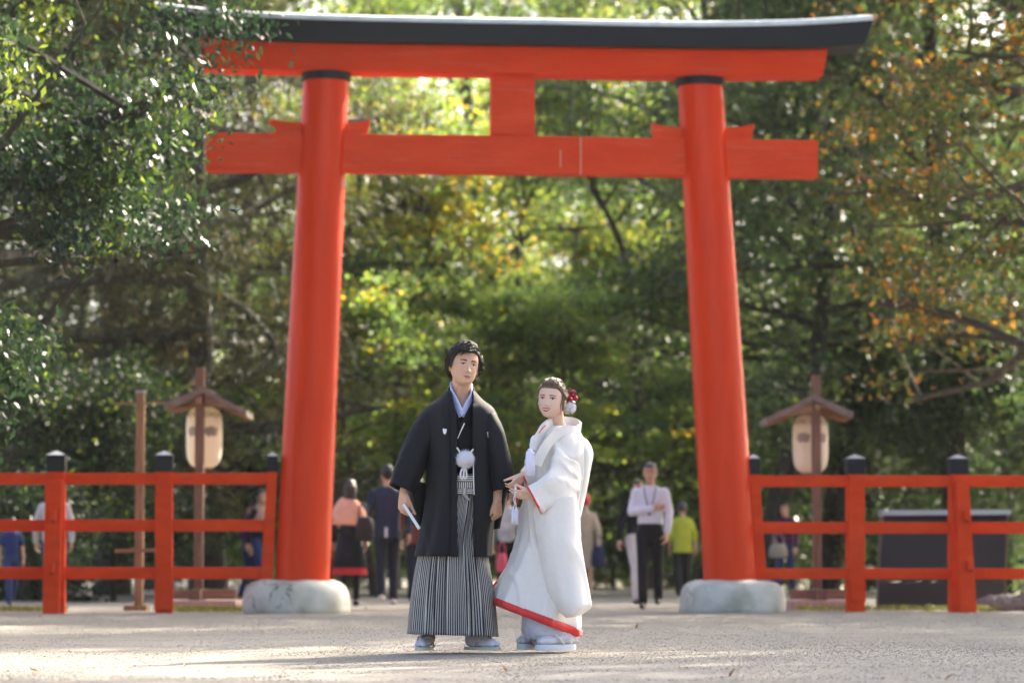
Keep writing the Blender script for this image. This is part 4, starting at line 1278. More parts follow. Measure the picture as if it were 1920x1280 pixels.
# ------------------------------------------------------------------ the groom
YG = 17.0
def G(px, py, dy=0.0): return P(px, py, YG + dy)
M_HAORI = mat('black_silk', (0.0065, 0.0075, 0.0105), 0.65, 0.2, 6, 0.12, 240, spec=0.22, sheen=0.03)
M_NAGAGI = mat('black_kimono_silk', (0.005, 0.006, 0.008), 0.65, 0.2, 6, 0.12, 240, spec=0.2, sheen=0.02)
M_JUBAN = mat('pale_blue_collar', (0.46, 0.51, 0.74), 0.7, 0.05, 20)
M_WHITE = mat('white_cotton', (0.64, 0.63, 0.68), 0.8, 0.05, 20, 0.15, 90)
M_CREST = mat('white_crest', (0.7, 0.72, 0.74), 0.8, 0.05)
M_STRIPE = stripe_mat('striped_hakama', 'u', (0.014, 0.016, 0.026), (0.46, 0.44, 0.40), 0.56)
M_STRIPE_H = stripe_mat('striped_sash', 'u', (0.012, 0.012, 0.018), (0.62, 0.60, 0.55), 0.5)
M_SOLE = mat('pale_sandal_sole', (0.58, 0.55, 0.46), 0.7, 0.08, 20)
M_STRAP = mat('cream_sandal_strap', (0.66, 0.62, 0.56), 0.6, 0.05, 20)
M_FANW = mat('white_fan_paper', (0.66, 0.68, 0.70), 0.6, 0.03)
M_FANB = mat('dark_bamboo', (0.06, 0.045, 0.035), 0.5, 0.1)

groom = thing('person', 'man in black formal kimono and striped pleated trousers holding a folded fan', 'person', (G(855, 1218).x, YG, 0))
HG = Matrix.Translation(G(870.5, 687, -0.02)) @ Matrix.Rotation(radians(17), 4, 'Z') @ Matrix.Rotation(radians(8), 4, 'Y') @ Matrix.Rotation(radians(-5), 4, 'X')
mb = MB()
head_into(mb, HG, 1.0)
mb.chain([G(867, 708, 0.02), G(865, 738, 0.03), G(863, 764, 0.045)], [0.056, 0.057, 0.075], 16)
for k in range(1):
    mb.loft(loft_px([(838, 742, 890, 742, 0.06, 0.05), (815, 760, 910, 760, 0.08, 0.05), (805, 790, 920, 790, 0.095, 0.05), (815, 860, 912, 860, 0.09, 0.05), (815, 930, 905, 930, 0.1, 0.05), (812, 960, 908, 960, 0.08, 0.05)], 16, 24, YG))
RW = G(757, 924, -0.05); LW = G(932, 936, -0.06)
mb.chain([G(812, 776, 0.04), G(778, 856, 0.02), RW], [0.052, 0.040, 0.027], 12)
mb.chain([G(913, 776, 0.04), G(934, 858, 0.02), LW], [0.052, 0.040, 0.027], 12)
hand_into(mb, RW, (-0.02, -0.12, -1), (0.72, -0.62, 0), (38, 48, 36), (0.35, 0.95, 0.35), 1.04, flip=True)
hand_into(mb, LW, (0.05, -0.05, -1), (-0.55, -0.8, 0), (52, 62, 45), (0.35, 0.9, 0.35), 1.04)
mb.chain([G(828, 950, 0.05), G(812, 1070, 0.05), G(803, 1198, 0.03)], [0.075, 0.055, 0.04], 10)
mb.chain([G(880, 950, 0.05), G(890, 1070, 0.05), G(891, 1198, 0.03)], [0.075, 0.055, 0.04], 10)
gbody = link('body', mb.remeshed('body', 0.0036, 1, 0.35, ORIGIN[groom.name]), M_SKIN, groom, True)
gb = bvh_of([gbody])
face(HG, gb, gbody, M_LIP, eye_open=0.0080)

def groom_flow(d):
    top = max(0, d.z) ** 1.2
    return Vector((-0.9, -0.35, 0.1)) * top + Vector((d.x * 0.2, 0.75, -0.8)) * (1 - top)
hair_locks(HG, 1.0, [(0, 33), (30, 31), (52, 26), (68, 12), (78, -10), (86, -12), (94, 6), (112, 8), (130, -16), (180, -34)], groom_flow, M_HAIRK, gbody, 3, 1100, 0.064, 0.027, 0.006, 0.0036, capoff=0.017, short_sides=True)

# under kimono (torso)
rings = loft_px([(846, 738, 884, 740, 0.058, 0.03), (838, 752, 893, 752, 0.075, 0.035), (820, 772, 910, 772, 0.105, 0.035), (812, 800, 916, 800, 0.122, 0.035), (812, 850, 914, 850, 0.128, 0.035), (813, 900, 913, 900, 0.132, 0.03), (815, 945, 912, 945, 0.13, 0.03)], 40, 56, YG)
for i_, r_ in enumerate(rings):
    cy_ = sum(q.y for q in r_) / len(r_); hy_ = max(abs(q.y - cy_) for q in r_); tf_ = max(0.0, 1 - i_ / 26) ** 1.5
    for q in r_:
        ff_ = max(0.0, -(q.y - cy_) / hy_)
        q.z -= 0.105 * ff_ ** 2 * tf_
nag = MB().loft(wrinkle(rings, 0.006, 9, 2, (1, 1, .5)), cap0=False).build('under_kimono', M_NAGAGI, groom, True)
nb_ = bvh_of([nag])
# pale collar: two crossing bands round the neck
def collar_band(pts, w, nm, m, off, thick=0.006):
    return ribbon(pts, w, nb_, YG, off, thick).build(nm, m, groom, False)
mbk = MB()
def neck_loop(pts3, w, th):
    rings = []
    for i, p in enumerate(pts3):
        a = pts3[max(i - 1, 0)]; b_ = pts3[min(i + 1, len(pts3) - 1)]
        t = (b_ - a).normalized(); up = Vector((0, 0, 1)); up = (up - t * up.dot(t)).normalized(); n_ = t.cross(up)
        rings.append([p + up * w / 2 + n_ * th / 2, p + up * w / 2 - n_ * th / 2, p - up * w / 2 - n_ * th / 2, p - up * w / 2 + n_ * th / 2])
    return MB().loft(rings)
def neck_path(pts, n=40):
    t = np.linspace(0, 1, len(pts)); tt = np.linspace(0, 1, n); A = np.array([tuple(p) for p in pts])
    return [Vector([float(smooth_interp(q, t, A[:, c])) for c in range(3)]) for q in tt]
for nm, m, g_, w in (('pale_collar', M_JUBAN, 0.0, 0.040), ('kimono_collar', M_NAGAGI, 0.013, 0.042)):
    lowr = 0 if nm == 'pale_collar' else 1
    o_ = 7 * lowr
    path = [G(866 - o_, 779 + 4 * o_, -0.092 - g_), G(856 - o_, 757 + o_ * 2, -0.066 - g_), G(847 - o_, 737 + o_, -0.028 - g_ * .5), G(845 - o_ * .6, 725 + o_, 0.035), G(857, 718 + o_, 0.085 + g_), G(873, 719 + o_, 0.085 + g_), G(885 + o_ * .6, 729 + o_, 0.04), G(884 + o_, 742 + o_, -0.02 - g_ * .5), G(876 + o_, 760 + o_ * 1.5, -0.064 - g_), G(866 + o_ * .3, 780 + 3 * o_, -0.088 - g_)]
    neck_loop(neck_path(path, 60), w, 0.009).build(nm, m, groom, True, angle=0.8)
ribbon([(866, 778), (859, 793), (852.5, 808)], [2.2, 2.0, 1.6], nb_, YG, 0.022, 0.004, 12).build('white_collar_edge', M_WHITE, groom)

# haori jacket: open in front, drawn as one cloth from edge to edge round the back
def haori():
    ys_ = [733, 742, 752, 765, 782, 805, 850, 900, 960, 1000, 1042]
    xl = [840, 830, 818, 799, 791, 793, 799, 800, 795, 787, 778]
    xr = [889, 896, 906, 923, 931, 931, 927, 928, 926, 922, 919]
    hy = [0.085, 0.10, 0.115, 0.135, 0.148, 0.158, 0.172, 0.186, 0.205, 0.218, 0.228]
    ol = [846, 848, 850, 853, 856, 857, 857, 857, 857.5, 858, 859]
    orr = [885, 886, 886, 886, 886, 886, 886, 887, 887, 888, 888]
    bt = [0, 0, 0, 0, 0, 0, 0, 0, 0.3, .6, 1]
    tt = np.linspace(733, 1042, 70); rings = []
    for y in tt:
        a, b, h, l, r = [float(smooth_interp(y, ys_, q)) for q in (xl, xr, hy, ol, orr)]
        cx = (a + b) / 2; hx = (b - a) / 2
        t0 = -math.acos(max(-1, min(1, (r - cx) / hx))); t1 = 2 * pi - math.acos(max(-1, min(1, (l - cx) / hx)))
        ring = []
        f = (y - 733) / 309
        for k in range(90):
            t = t0 + (t1 - t0) * k / 89
            q = 1 + 0.03 * f * sin(9 * t + 1.3) + 0.022 * f * sin(15 * t + 2 * f) + 0.012 * sin(5 * t + 6 * f)
            fr = 1.0
            sa = abs(sin(t)) ** 0.85 * (1 if sin(t) >= 0 else -1)
            p = P(cx + hx * cos(t) * (1 + (q - 1) * 0.35), y + (1.5 * f if cos(t) > 0 else 0), YG + 0.03 + h * sa * q)
            w = mnoise.noise(Vector((p.x * 7, t * 1.2, p.z * 3.2)))
            cr = crease(Vector((p.x * 4.2, t * 0.5, p.z * 0.9 + p.x * 1.5)), 0.14)
            ring.append(p + Vector((0, (-0.010 * w - 0.011 * cr) * min(1, f * 3), 0)))
        rings.append(ring)
    return MB().loft(rings, closed=False).build('jacket', M_HAORI, groom, True, solid=0.006)
hao = haori()
hb = bvh_of([hao])
# long collar bands of the jacket
for nm, pts, w in (('jacket_collar', [(841, 735), (845, 760), (848, 800), (848, 900), (848, 1040)], [15, 19, 21, 21, 21]), ('jacket_collar', [(890, 738), (893, 760), (896, 800), (898, 900), (898, 1042)], [13, 18, 20, 20, 20])):
    ribbon(pts, w, hb, YG, 0.004, 0.010, 50).build(nm, M_HAORI, hao, True, angle=0.6)
for nm, c in (('crest', (826.5, 795)), ('crest', (914.5, 801))):
    q = [(-3.5, -6), (4.5, -5), (4, 1), (1.5, 6), (-2.5, 3)] if c[0] < 850 else [(-4, -6), (3, -5), (4, 5), (-2, 5)]
    pts = []
    for dx, dy in q:
        h = hb.ray_cast(P(c[0] + dx, c[1] + dy, YG - 1), Vector((0, 1, 0)), 3)
        pts.append((h[0] if h[0] is not None else G(c[0] + dx, c[1] + dy, -0.15)) + Vector((0, -0.015, 0)))
    MB().add(pts, [tuple(range(len(pts)))]).build(nm, M_CREST, hao)

def sleeve(path, width, depth, mname, m, parent, seed, out, open_end=True, seg=36, n=30):
    """path of the sleeve axis with half width in the picture plane and half depth along it"""
    t = np.linspace(0, 1, len(path)); tt = np.linspace(0, 1, n); rings = []
    A = np.array([tuple(p) for p in path]); W = np.array(width); D = np.array(depth)
    for i, q in enumerate(tt):
        c = Vector([float(smooth_interp(q, t, A[:, k])) for k in range(3)])
        w = float(smooth_interp(q, t, W)); d = float(smooth_interp(q, t, D))
        q2 = min(1, q + 0.02); q1 = max(0, q - 0.02)
        tg = Vector([float(smooth_interp(q2, t, A[:, k]) - smooth_interp(q1, t, A[:, k])) for k in range(3)]).normalized()
        side = Vector((tg.z, 0, -tg.x)).normalized() * (1 if out > 0 else -1)
        back = tg.cross(side)
        ring = []
        for k in range(seg):
            a = 2 * pi * k / seg; e = 2 / 2.4
            ca = abs(cos(a)) ** e * (1 if cos(a) >= 0 else -1); sa = abs(sin(a)) ** e * (1 if sin(a) >= 0 else -1)
            p = c + side * ca * w + back * sa * d
            nz = mnoise.noise(Vector((p.x * 8 + seed, a * 0.9, p.z * 4)))
            cr = crease(Vector((p.x * 3.5 + seed, a * 0.5, p.z * 3.0 + p.x * 3)), 0.15)
            ring.append(p + (p - c).normalized() * (0.012 * nz + 0.011 * cr) * min(1, q * 3))
        rings.append(ring)
    mb = MB().loft(rings, cap0=True, cap1=not open_end)
    return mb.build(mname, m, parent, True, solid=0.005 if open_end else 0)
sleeve([G(812, 778, 0.03), G(791, 820, 0.03), G(768, 878, 0.01), G(752, 917, 0.0)], [0.065, 0.088, 0.088, 0.078], [0.10, 0.13, 0.135, 0.125], 'jacket_sleeve', M_HAORI, hao, 1.0, -1)
sleeve([G(912, 778, 0.03), G(926, 820, 0.03), G(938, 880, 0.01), G(943, 921, 0.0)], [0.055, 0.072, 0.074, 0.066], [0.10, 0.13, 0.135, 0.125], 'jacket_sleeve', M_HAORI, hao, 5.0, 1)
# hanging pouch of each sleeve, below and behind the wrist
for ctrl in ([(762, 905, 800, 905, 0.10, 0.07), (766, 940, 800, 940, 0.09, 0.09), (772, 985, 800, 985, 0.07, 0.09)], [(915, 905, 952, 905, 0.10, 0.08), (917, 940, 949, 940, 0.09, 0.1), (920, 975, 942, 975, 0.07, 0.1), (924, 992, 938, 990, 0.04, 0.1)]):
    MB().loft(wrinkle(loft_px(ctrl, 16, 30, YG), 0.008, 8)).build('sleeve_pouch', M_HAORI, hao, True)

# pleated striped trousers
def hakama():
    ctrl = [(818, 888, 912, 888, 0.135, 0.025), (812, 935, 914, 935, 0.148, 0.025), (796, 1010, 908, 1010, 0.15, 0.025), (785, 1040, 914, 1042, 0.16, 0.025), (771, 1120, 927, 1122, 0.19, 0.025), (764, 1188, 934, 1193, 0.205, 0.025)]
    k = np.arange(len(ctrl)); nr = 60; tt = np.linspace(0, len(ctrl) - 1, nr)
    cols = [smooth_interp(tt, k, [r[c] for r in ctrl]) for c in range(6)]
    nseg = 420; rings = []
    # folds across the front given as positions 0..1 from left to right: each a sharp step with a slow return
    steps = [0.05, 0.20, 0.30, 0.44, 0.655, 0.70, 0.83, 0.95]
    dep = [0.016, 0.048, 0.026, 0.040, 0.055, 0.014, 0.034, 0.014]
    sg = [1, 1, 1, 1, -1, -1, -1, -1]
    U = None
    for i in range(nr):
        xl, yl, xr, yr, hy, dy = [float(c[i]) for c in cols]; f = i / (nr - 1)
        ring = []
        for j in range(nseg):
            t = 2 * pi * j / nseg + pi / 2
            x = cos(t); s = sin(t); off = 0.0
            if s < 0.25:
                g = (x + 1) / 2
                for st, d_, s_ in zip(steps, dep, sg):
                    # narrower towards the waist
                    u = (g - (0.5 + (st - 0.5) * (0.72 + 0.28 * f))) * s_
                    w = 0.13
                    if 0 <= u < w: off += d_ * (1 - u / w) ** 1.3
                    elif -0.012 < u < 0: off += d_ * (1 + u / 0.012)
                off *= min(1, (0.25 - s) * 1.6) * (0.35 + 0.65 * f)
            e = 2 / 2.3
            cx = abs(x) ** e * (1 if x >= 0 else -1); sy = abs(s) ** e * (1 if s >= 0 else -1)
            px = (xl + xr) / 2 + (xr - xl) / 2 * cx; py = yl + (yr - yl) * (cx + 1) / 2
            ring.append(P(px, py, YG + dy + hy * sy - off + 0.004 * sin(6 * t + 4 * f)))
        rings.append(ring)
    mb = MB().loft(rings, cap0=False, cap1=False)
    # stripe coordinate: arc length along the hem, shared by all rings
    hem = rings[-1]; L = [0.0]
    for j in range(1, nseg): L.append(L[-1] + (hem[j] - hem[j - 1]).length)
    org = ORIGIN[groom.name]
    me = mb.mesh('hakama', org)
    a = me.attributes.new('u', 'FLOAT', 'CORNER')
    tot = L[-1] + (hem[0] - hem[-1]).length
    vals = []
    for p in me.polygons:
        js = [vi % nseg for vi in p.vertices]
        wrap = max(js) - min(js) > 2
        for q in js:
            vals.append(((L[q] if not (wrap and q == 0) else tot)) / 0.0148)
    a.data.foreach_set('value', vals)
    o = link('pleated_trousers', me, M_STRIPE, groom, True)
    me.set_sharp_from_angle(angle=0.5)
    m_ = o.modifiers.new('thickness', 'SOLIDIFY'); m_.thickness = 0.004; m_.offset = -1
    return o
hak = hakama()
kb = bvh_of([hak])
# sash: flat bands of horizontal and vertical stripes with a knot
def striped_panel(name, pts, nu_, stripes, vertical, parent, m, off=0.006, th=0.006):
    """panel between four pixel corners (tl, tr, br, bl) lying on the trousers' front"""
    (tl, tr, br, bl) = [np.array(p, float) for p in pts]; n = 14
    vs_ = []; us = []
    for r in range(n + 1):
        for c in range(n + 1):
            f, g = r / n, c / n
            q = (tl * (1 - g) + tr * g) * (1 - f) + (bl * (1 - g) + br * g) * f
            vs_.append(P(q[0], q[1], YG - 0.135 - off - 0.012 * (1 - ((g - 0.5) * 2) ** 2)))
            us.append((g if vertical else f) * stripes)
    fs = [(r * (n + 1) + c, (r + 1) * (n + 1) + c, (r + 1) * (n + 1) + c + 1, r * (n + 1) + c + 1) for r in range(n) for c in range(n)]
    me = MB().add(vs_, fs).mesh(name, ORIGIN[parent.name])
    a = me.attributes.new('u', 'FLOAT', 'POINT'); a.data.foreach_set('value', us)
    o = link(name, me, m, parent, True)
    s_ = o.modifiers.new('thickness', 'SOLIDIFY'); s_.thickness = th; s_.offset = -1
    return o
striped_panel('sash_band', [(855, 890), (890, 890), (890, 903), (855, 903)], 1, 3.5, False, hak, M_STRIPE_H, 0.010)
striped_panel('sash_band', [(855, 903), (890, 903), (890, 916), (855, 916)], 1, 9.5, True, hak, M_STRIPE_H, 0.006)
striped_panel('sash_band', [(856, 915), (889, 915), (889, 927), (856, 926)], 1, 3.5, False, hak, M_STRIPE_H, 0.016)
striped_panel('sash_knot', [(866, 914), (875, 913.5), (876, 928), (867, 928)], 1, 3.5, True, hak, M_STRIPE_H, 0.028, 0.012)
striped_panel('sash_tail', [(865, 927), (874, 927), (883, 936), (876, 938)], 1, 3.5, True, hak, M_STRIPE_H, 0.022, 0.008)
# jacket cord with its round white tuft
def fluff(center, r, seed, name, m, parent, n=2600):
    rng = random.Random(seed); mb = MB(); mb.ellip(center, (r * .9, r * .9, r * .9), None, 20, 14)
    for _ in range(n):
        d = Vector((rng.gauss(0, 1), rng.gauss(0, 1), rng.gauss(0, 1))).normalized()
        a = center + d * r * 0.8; b = center + (d + Vector((rng.gauss(0, .12), rng.gauss(0, .12), rng.gauss(0, .12)))) * r * rng.uniform(0.95, 1.03)
        s_ = d.orthogonal().normalized() * r * 0.022; u_ = d.cross(s_)
        mb.add([a + s_, a - s_ * .5 + u_, a - s_ * .5 - u_, b], [(0, 1, 3), (1, 2, 3), (2, 0, 3)])
    return mb.build(name, m, parent, True)
pc = G(873, 861, -0.20)
fluff(pc, 0.052, 4, 'white_tuft', M_WHITE, hao)
for (x0, y0, x1, y1) in ((857, 839, 864, 851), (887, 842, 881, 852)):
    MB().tube([G(x0, y0, -0.165), G((x0 + x1) / 2, (y0 + y1) / 2 - 1, -0.185), G(x1, y1, -0.19)], 0.005, 7).build('jacket_cord', M_STRAP, hao, True)
for dx in (-4.2, 1.6):
    pts = [G(872 + dx * .5, 874, -0.2), G(868.5 + dx, 884, -0.2), G(867.5 + dx, 893, -0.195), G(870.5 + dx, 897, -0.195), G(873.5 + dx, 893, -0.195), G(873 + dx * .8, 882, -0.2), G(873, 874, -0.2)]
    MB().tube(neck_path(pts, 22), 0.0052, 7).build('cord_loop', M_WHITE, hao, True)
MB().tube([G(887.5, 868, -0.168), G(888, 900, -0.172), G(889, 927, -0.172)], 0.0032, 6).build('white_piping', M_WHITE, hao, True)

# split-toe socks and sandals
def foot(parent, heel, toe, z0, width, sole_th, sockm, solem, seed, taper=True, hgt=0.062):
    heel = Vector(heel); toe = Vector(toe); heel.z = toe.z = 0
    d = (toe - heel); L = d.length; d.normalize(); s = Vector((-d.y, d.x, 0))
    mb = MB(); out = []
    n = 30
    for k in range(n):
        a = 2 * pi * k / n; c, q = cos(a), sin(a)
        u = L / 2 * c * 1.02; w = width / 2 * (abs(q) ** 0.75) * (1 if q >= 0 else -1) * (1 - 0.14 * (1 - c) / 2 * 1.0 + 0.05 * c)
        out.append(heel + d * (L / 2 + u) + s * w)
    gz0 = 0.004
    rings = [[p + Vector((0, 0, gz0)) for p in out], [heel + d * L / 2 + (p - heel - d * L / 2) * 1.02 + Vector((0, 0, gz0 + sole_th * .5)) for p in out], [p + Vector((0, 0, gz0 + sole_th)) for p in out]]
    ss = MB().loft(rings).build('sandal', solem, parent, True, angle=0.6)
    zt = gz0 + sole_th
    mb = MB(); h = Vector((0, 0, 1))
    mb.chain([heel + d * 0.045 + h * (zt + 0.13), heel + d * 0.045 + h * (zt + 0.06), heel + d * 0.04 + h * (zt + 0.035)], [0.043, 0.040, 0.036], 12)
    mb.chain([heel + d * 0.04 + h * (zt + 0.034), heel + d * L * 0.45 + h * (zt + 0.034), heel + d * L * 0.78 + h * (zt + 0.024)], [0.034, 0.036, 0.027], 12)
    mb.capsule(heel + d * 0.05 + h * (zt + 0.08), 0.036, heel + d * L * 0.5 + h * (zt + 0.045), 0.028, 12)
    mb.capsule(heel + d * L * 0.6 + s * 0.018 + h * (zt + 0.022), 0.024, heel + d * L * 0.9 + s * 0.014 + h * (zt + 0.017), 0.017, 10)
    mb.capsule(heel + d * L * 0.6 - s * 0.016 + h * (zt + 0.022), 0.025, heel + d * L * 0.87 - s * 0.022 + h * (zt + 0.016), 0.018, 10)
    mb.blob('sock', sockm, parent, 0.006, 2)
    for sg_ in (-1, 1):
        pts = [heel + d * L * 0.76 + h * (zt + 0.046), heel + d * L * 0.62 + s * sg_ * 0.027 + h * (zt + 0.058), heel + d * L * 0.48 + s * sg_ * 0.043 + h * (zt + 0.035), heel + d * L * 0.36 + s * sg_ * 0.045 + h * zt]
        MB().tube(neck_path(pts, 14), 0.0075, 8, flat=0.7).build('strap', M_STRAP, ss, True)
foot(groom, G(806, 1210, 0.10), G(787, 1218, -0.12), 0, 0.094, 0.018, M_WHITE, M_SOLE, 1)
foot(groom, G(873, 1212, 0.06), G(936, 1218, -0.10), 0, 0.094, 0.018, M_WHITE, M_SOLE, 2)

# folded fan in his right hand: a thing of its own
fan = thing('folding_fan', 'white folded fan held in the groom right hand', 'fan', tuple(G(775, 974, -0.12)))
a, b = G(757, 944, -0.115), G(787, 991, -0.15)
d = (b - a).normalized(); s = d.cross(Vector((0, 1, 0))).normalized(); n_ = d.cross(s)
for k, (o, m, nm, w, th) in enumerate(((-0.0085, M_FANW, 'guard', 0.014, 0.004), (0.0, M_FANW, 'leaf', 0.013, 0.012), (0.0085, M_FANB, 'guard', 0.014, 0.004))):
    R = Matrix((s, n_, d)).transposed()
    MB().box((a + b) / 2 + s * o, (th, w, (b - a).length * (1 if nm == 'guard' else 0.97)), R).build(nm, m, fan, bevel=0.001)

# ------------------------------------------------------------------ the bride
def brocade():
    m, N, L = new_mat('white_brocade_silk')
    b = N['Principled BSDF']; b.inputs['Sheen Weight'].default_value = 0.3; b.inputs['Specular IOR Level'].default_value = 0.45
    tc = N.new('ShaderNodeTexCoord')
    v = N.new('ShaderNodeTexVoronoi'); v.inputs['Scale'].default_value = 22; v.feature = 'SMOOTH_F1'; v.inputs['Randomness'].default_value = 0.8
    n = N.new('ShaderNodeTexNoise'); n.inputs['Scale'].default_value = 7; n.inputs['Detail'].default_value = 4; n.inputs['Distortion'].default_value = 2.0
    L.new(tc.outputs['Object'], n.inputs['Vector']); L.new(tc.outputs['Object'], v.inputs['Vector'])
    ad = N.new('ShaderNodeMath'); ad.operation = 'MULTIPLY_ADD'; ad.inputs[1].default_value = 18
    L.new(v.outputs['Distance'], ad.inputs[0])
    L.new(n.outputs['Fac'], ad.inputs[2])
    sn = N.new('ShaderNodeMath'); sn.operation = 'SINE'; L.new(ad.outputs[0], sn.inputs[0])
    r = N.new('ShaderNodeValToRGB'); e = r.color_ramp.elements
    e[0].position = 0.35; e[0].color = (0.725, 0.69, 0.635, 1); e[1].position = 0.65; e[1].color = (0.74, 0.705, 0.655, 1)
    mr = N.new('ShaderNodeMapRange'); mr.inputs['From Min'].default_value = -1; mr.inputs['From Max'].default_value = 1
    L.new(sn.outputs[0], mr.inputs['Value']); L.new(mr.outputs[0], r.inputs[0]); L.new(r.outputs[0], b.inputs['Base Color'])
    ro = N.new('ShaderNodeMapRange'); ro.inputs['To Min'].default_value = 0.38; ro.inputs['To Max'].default_value = 0.62
    L.new(mr.outputs[0], ro.inputs['Value']); L.new(ro.outputs[0], b.inputs['Roughness'])
    bp = N.new('ShaderNodeBump'); bp.inputs['Strength'].default_value = 0.05; bp.inputs['Distance'].default_value = 0.004
    L.new(mr.outputs[0], bp.inputs['Height']); L.new(bp.outputs[0], b.inputs['Normal'])
    return m
M_BROC = brocade()
M_REDSILK = mat('red_silk', (0.62, 0.022, 0.018), 0.5, 0.08, 8, sheen=0.2)
M_LAV = mat('lavender_white_tassel', (0.70, 0.69, 0.80), 0.7, 0.08, 60, 0.3, 150, stretch=(1, 1, 0.05))
M_PETW = mat('white_petal', (0.68, 0.66, 0.66), 0.6, 0.05)
M_PETR = mat('crimson_petal', (0.42, 0.016, 0.05), 0.55, 0.3, 30)

bride = thing('person', 'woman in white wedding kimono with red hem and flowers in her hair', 'person', (G(1035, 1218).x, YG + 0.05, 0))
HB = Matrix.Translation(G(1034.5, 749.5, -0.03)) @ Matrix.Rotation(radians(-20), 4, 'Z') @ Matrix.Rotation(radians(4), 4, 'Y') @ Matrix.Rotation(radians(-3), 4, 'X') @ Matrix.Diagonal((0.975, 0.96, 0.90, 1.0))
mb = MB()
head_into(mb, HB, 1.0, True)
mb.chain([G(1040, 766, 0.02), G(1043, 788, 0.035), G(1045, 806, 0.05)], [0.046, 0.045, 0.058], 14)
mb.loft(loft_px([(1020, 800, 1075, 800, 0.05, 0.05), (1010, 815, 1082, 815, 0.09, 0.05), (1005, 850, 1080, 850, 0.1, 0.05), (1005, 930, 1070, 930, 0.09, 0.05), (1000, 980, 1075, 980, 0.1, 0.05)], 14, 20, YG))
NW = G(1000, 927, -0.21); FW = G(981, 890, -0.13)
mb.chain([G(1064, 836, 0.02), G(1056, 908, -0.11), NW], [0.042, 0.034, 0.0225], 12)
mb.chain([G(1018, 832, 0.06), G(1003, 880, -0.02), FW], [0.042, 0.032, 0.0225], 12)
hand_into(mb, NW, (-1, -0.05, 0.02), (0.05, -0.55, 0.8), (10, 14, 10), (0.35, 0.95, 0.35), 0.86, curl_step=4)
hand_into(mb, FW, (-0.62, -0.1, -0.72), (-0.45, -0.55, 0.5), (34, 36, 25), (0.4, 0.9, 0.4), 0.86)
mb.chain([G(1025, 980, 0.04), G(1020, 1100, 0.04), G(1008, 1200, 0.04)], [0.065, 0.05, 0.036], 10)
mb.chain([G(1055, 980, 0.04), G(1055, 1100, 0.03), G(1062, 1200, 0.0)], [0.065, 0.05, 0.036], 10)
bbody = link('body', mb.remeshed('body', 0.0036, 1, 0.35, ORIGIN[bride.name]), M_SKIN_F, bride, True)
bb = bvh_of([bbody])
face(HB, bb, bbody, M_LIPRED, female=True, smile=True, eye_open=0.0115)

def bride_flow(d):
    return (Vector((0.25, 1.0, -0.05)) - d * 0.3)
def bride_extra(mb, surf, rng):
    # pinned waves and loops gathered at the back of the head
    for k in range(60):
        a = rng.uniform(-1.2, 1.2); c = Vector((0.035 + max(-1.6, min(1.6, rng.gauss(0, 1))) * .022, 0.086 + max(-1.5, min(1.2, rng.gauss(0, 1))) * .012, 0.022 + max(-1.3, min(1.6, rng.gauss(0, 1))) * .026))
        pts = []
        for q in range(9):
            t = q / 8 * 2 * pi * 0.85
            pts.append(HB @ (c + Vector((0.022 * cos(t + a), 0.014 * sin(t), 0.022 * sin(t + a)))))
        mb.tube(pts, [0.002, 0.005, 0.006, 0.006, 0.006, 0.006, 0.005, 0.004, 0.001], 6)
    # waves over the crown
    for k in range(40):
        x0 = rng.uniform(-0.05, 0.06); pts = []
        for q in range(10):
            f = q / 9; el = radians(38 + 105 * f); 
            d = Vector((x0 / 0.08 * 0.75 + 0.06 * sin(6 * f + k), -cos(el), sin(el))).normalized()
            pts.append(HB @ surf(d, 0.015 + 0.009 * sin(9 * f + k * 1.7)))
        mb.tube(pts, [0.002] + [0.0058] * 8 + [0.002], 6, flat=0.6)
    # loose side strands
    for sx, yy in ((0.073, -0.012), (0.070, -0.03), (-0.072, -0.02), (-0.070, -0.035), (0.076, 0.0)):
        pts = [HB @ Vector((sx * (1 + 0.06 * sin(3 * f)) + 0.004 * sin(8 * f), yy - 0.008 * f, 0.03 - 0.105 * f)) for f in np.linspace(0, 1, 9)]
        mb.tube(pts, [0.004, .004, .0035, .003, .003, .0025, .002, .0015, .0008], 5)
hair_locks(HB, 1.0, [(0, 31), (40, 28), (62, 20), (76, 4), (86, -6), (98, 2), (112, -4), (130, -26), (180, -40)], bride_flow, M_HAIRB, bbody, 8, 800, 0.11, 0.009, 0.006, 0.0034, extra=bride_extra, capoff=0.013)

def petal_ball(center, r, n, m, name, parent, seed, view=Vector((0.2, -1, 0.1)), size=0.9, ruffle=0.25):
    rng = random.Random(seed); mb = MB()
    for k in range(n):
        d = (Vector((rng.gauss(0, 1), rng.gauss(0, 1), rng.gauss(0, 1))).normalized() + view * 0.35).normalized()
        u = d.orthogonal().normalized(); u = Matrix.Rotation(rng.uniform(0, 6.28), 3, d) @ u; v = d.cross(u)
        c = center + d * r * rng.uniform(0.25, 0.85); w = r * size * rng.uniform(0.45, 0.8)
        vs_ = [c]; nn = 9
        for i in range(nn):
            a = 2 * pi * i / nn
            rr = w * (1 + ruffle * rng.uniform(-1, 1))
            vs_.append(c + (u * cos(a) + v * sin(a)) * rr * (0.75 if i % 2 else 1) + d * rr * (0.32 + 0.25 * rng.uniform(-1, 1)))
        mb.add(vs_, [(0, 1 + i, 1 + (i + 1) % nn) for i in range(nn)])
    return mb.build(name, m, parent, True)
fl = thing('hair_flowers', 'crimson and white flowers pinned in the bride hair', 'hair ornament', tuple(G(1068, 752, 0.03)))
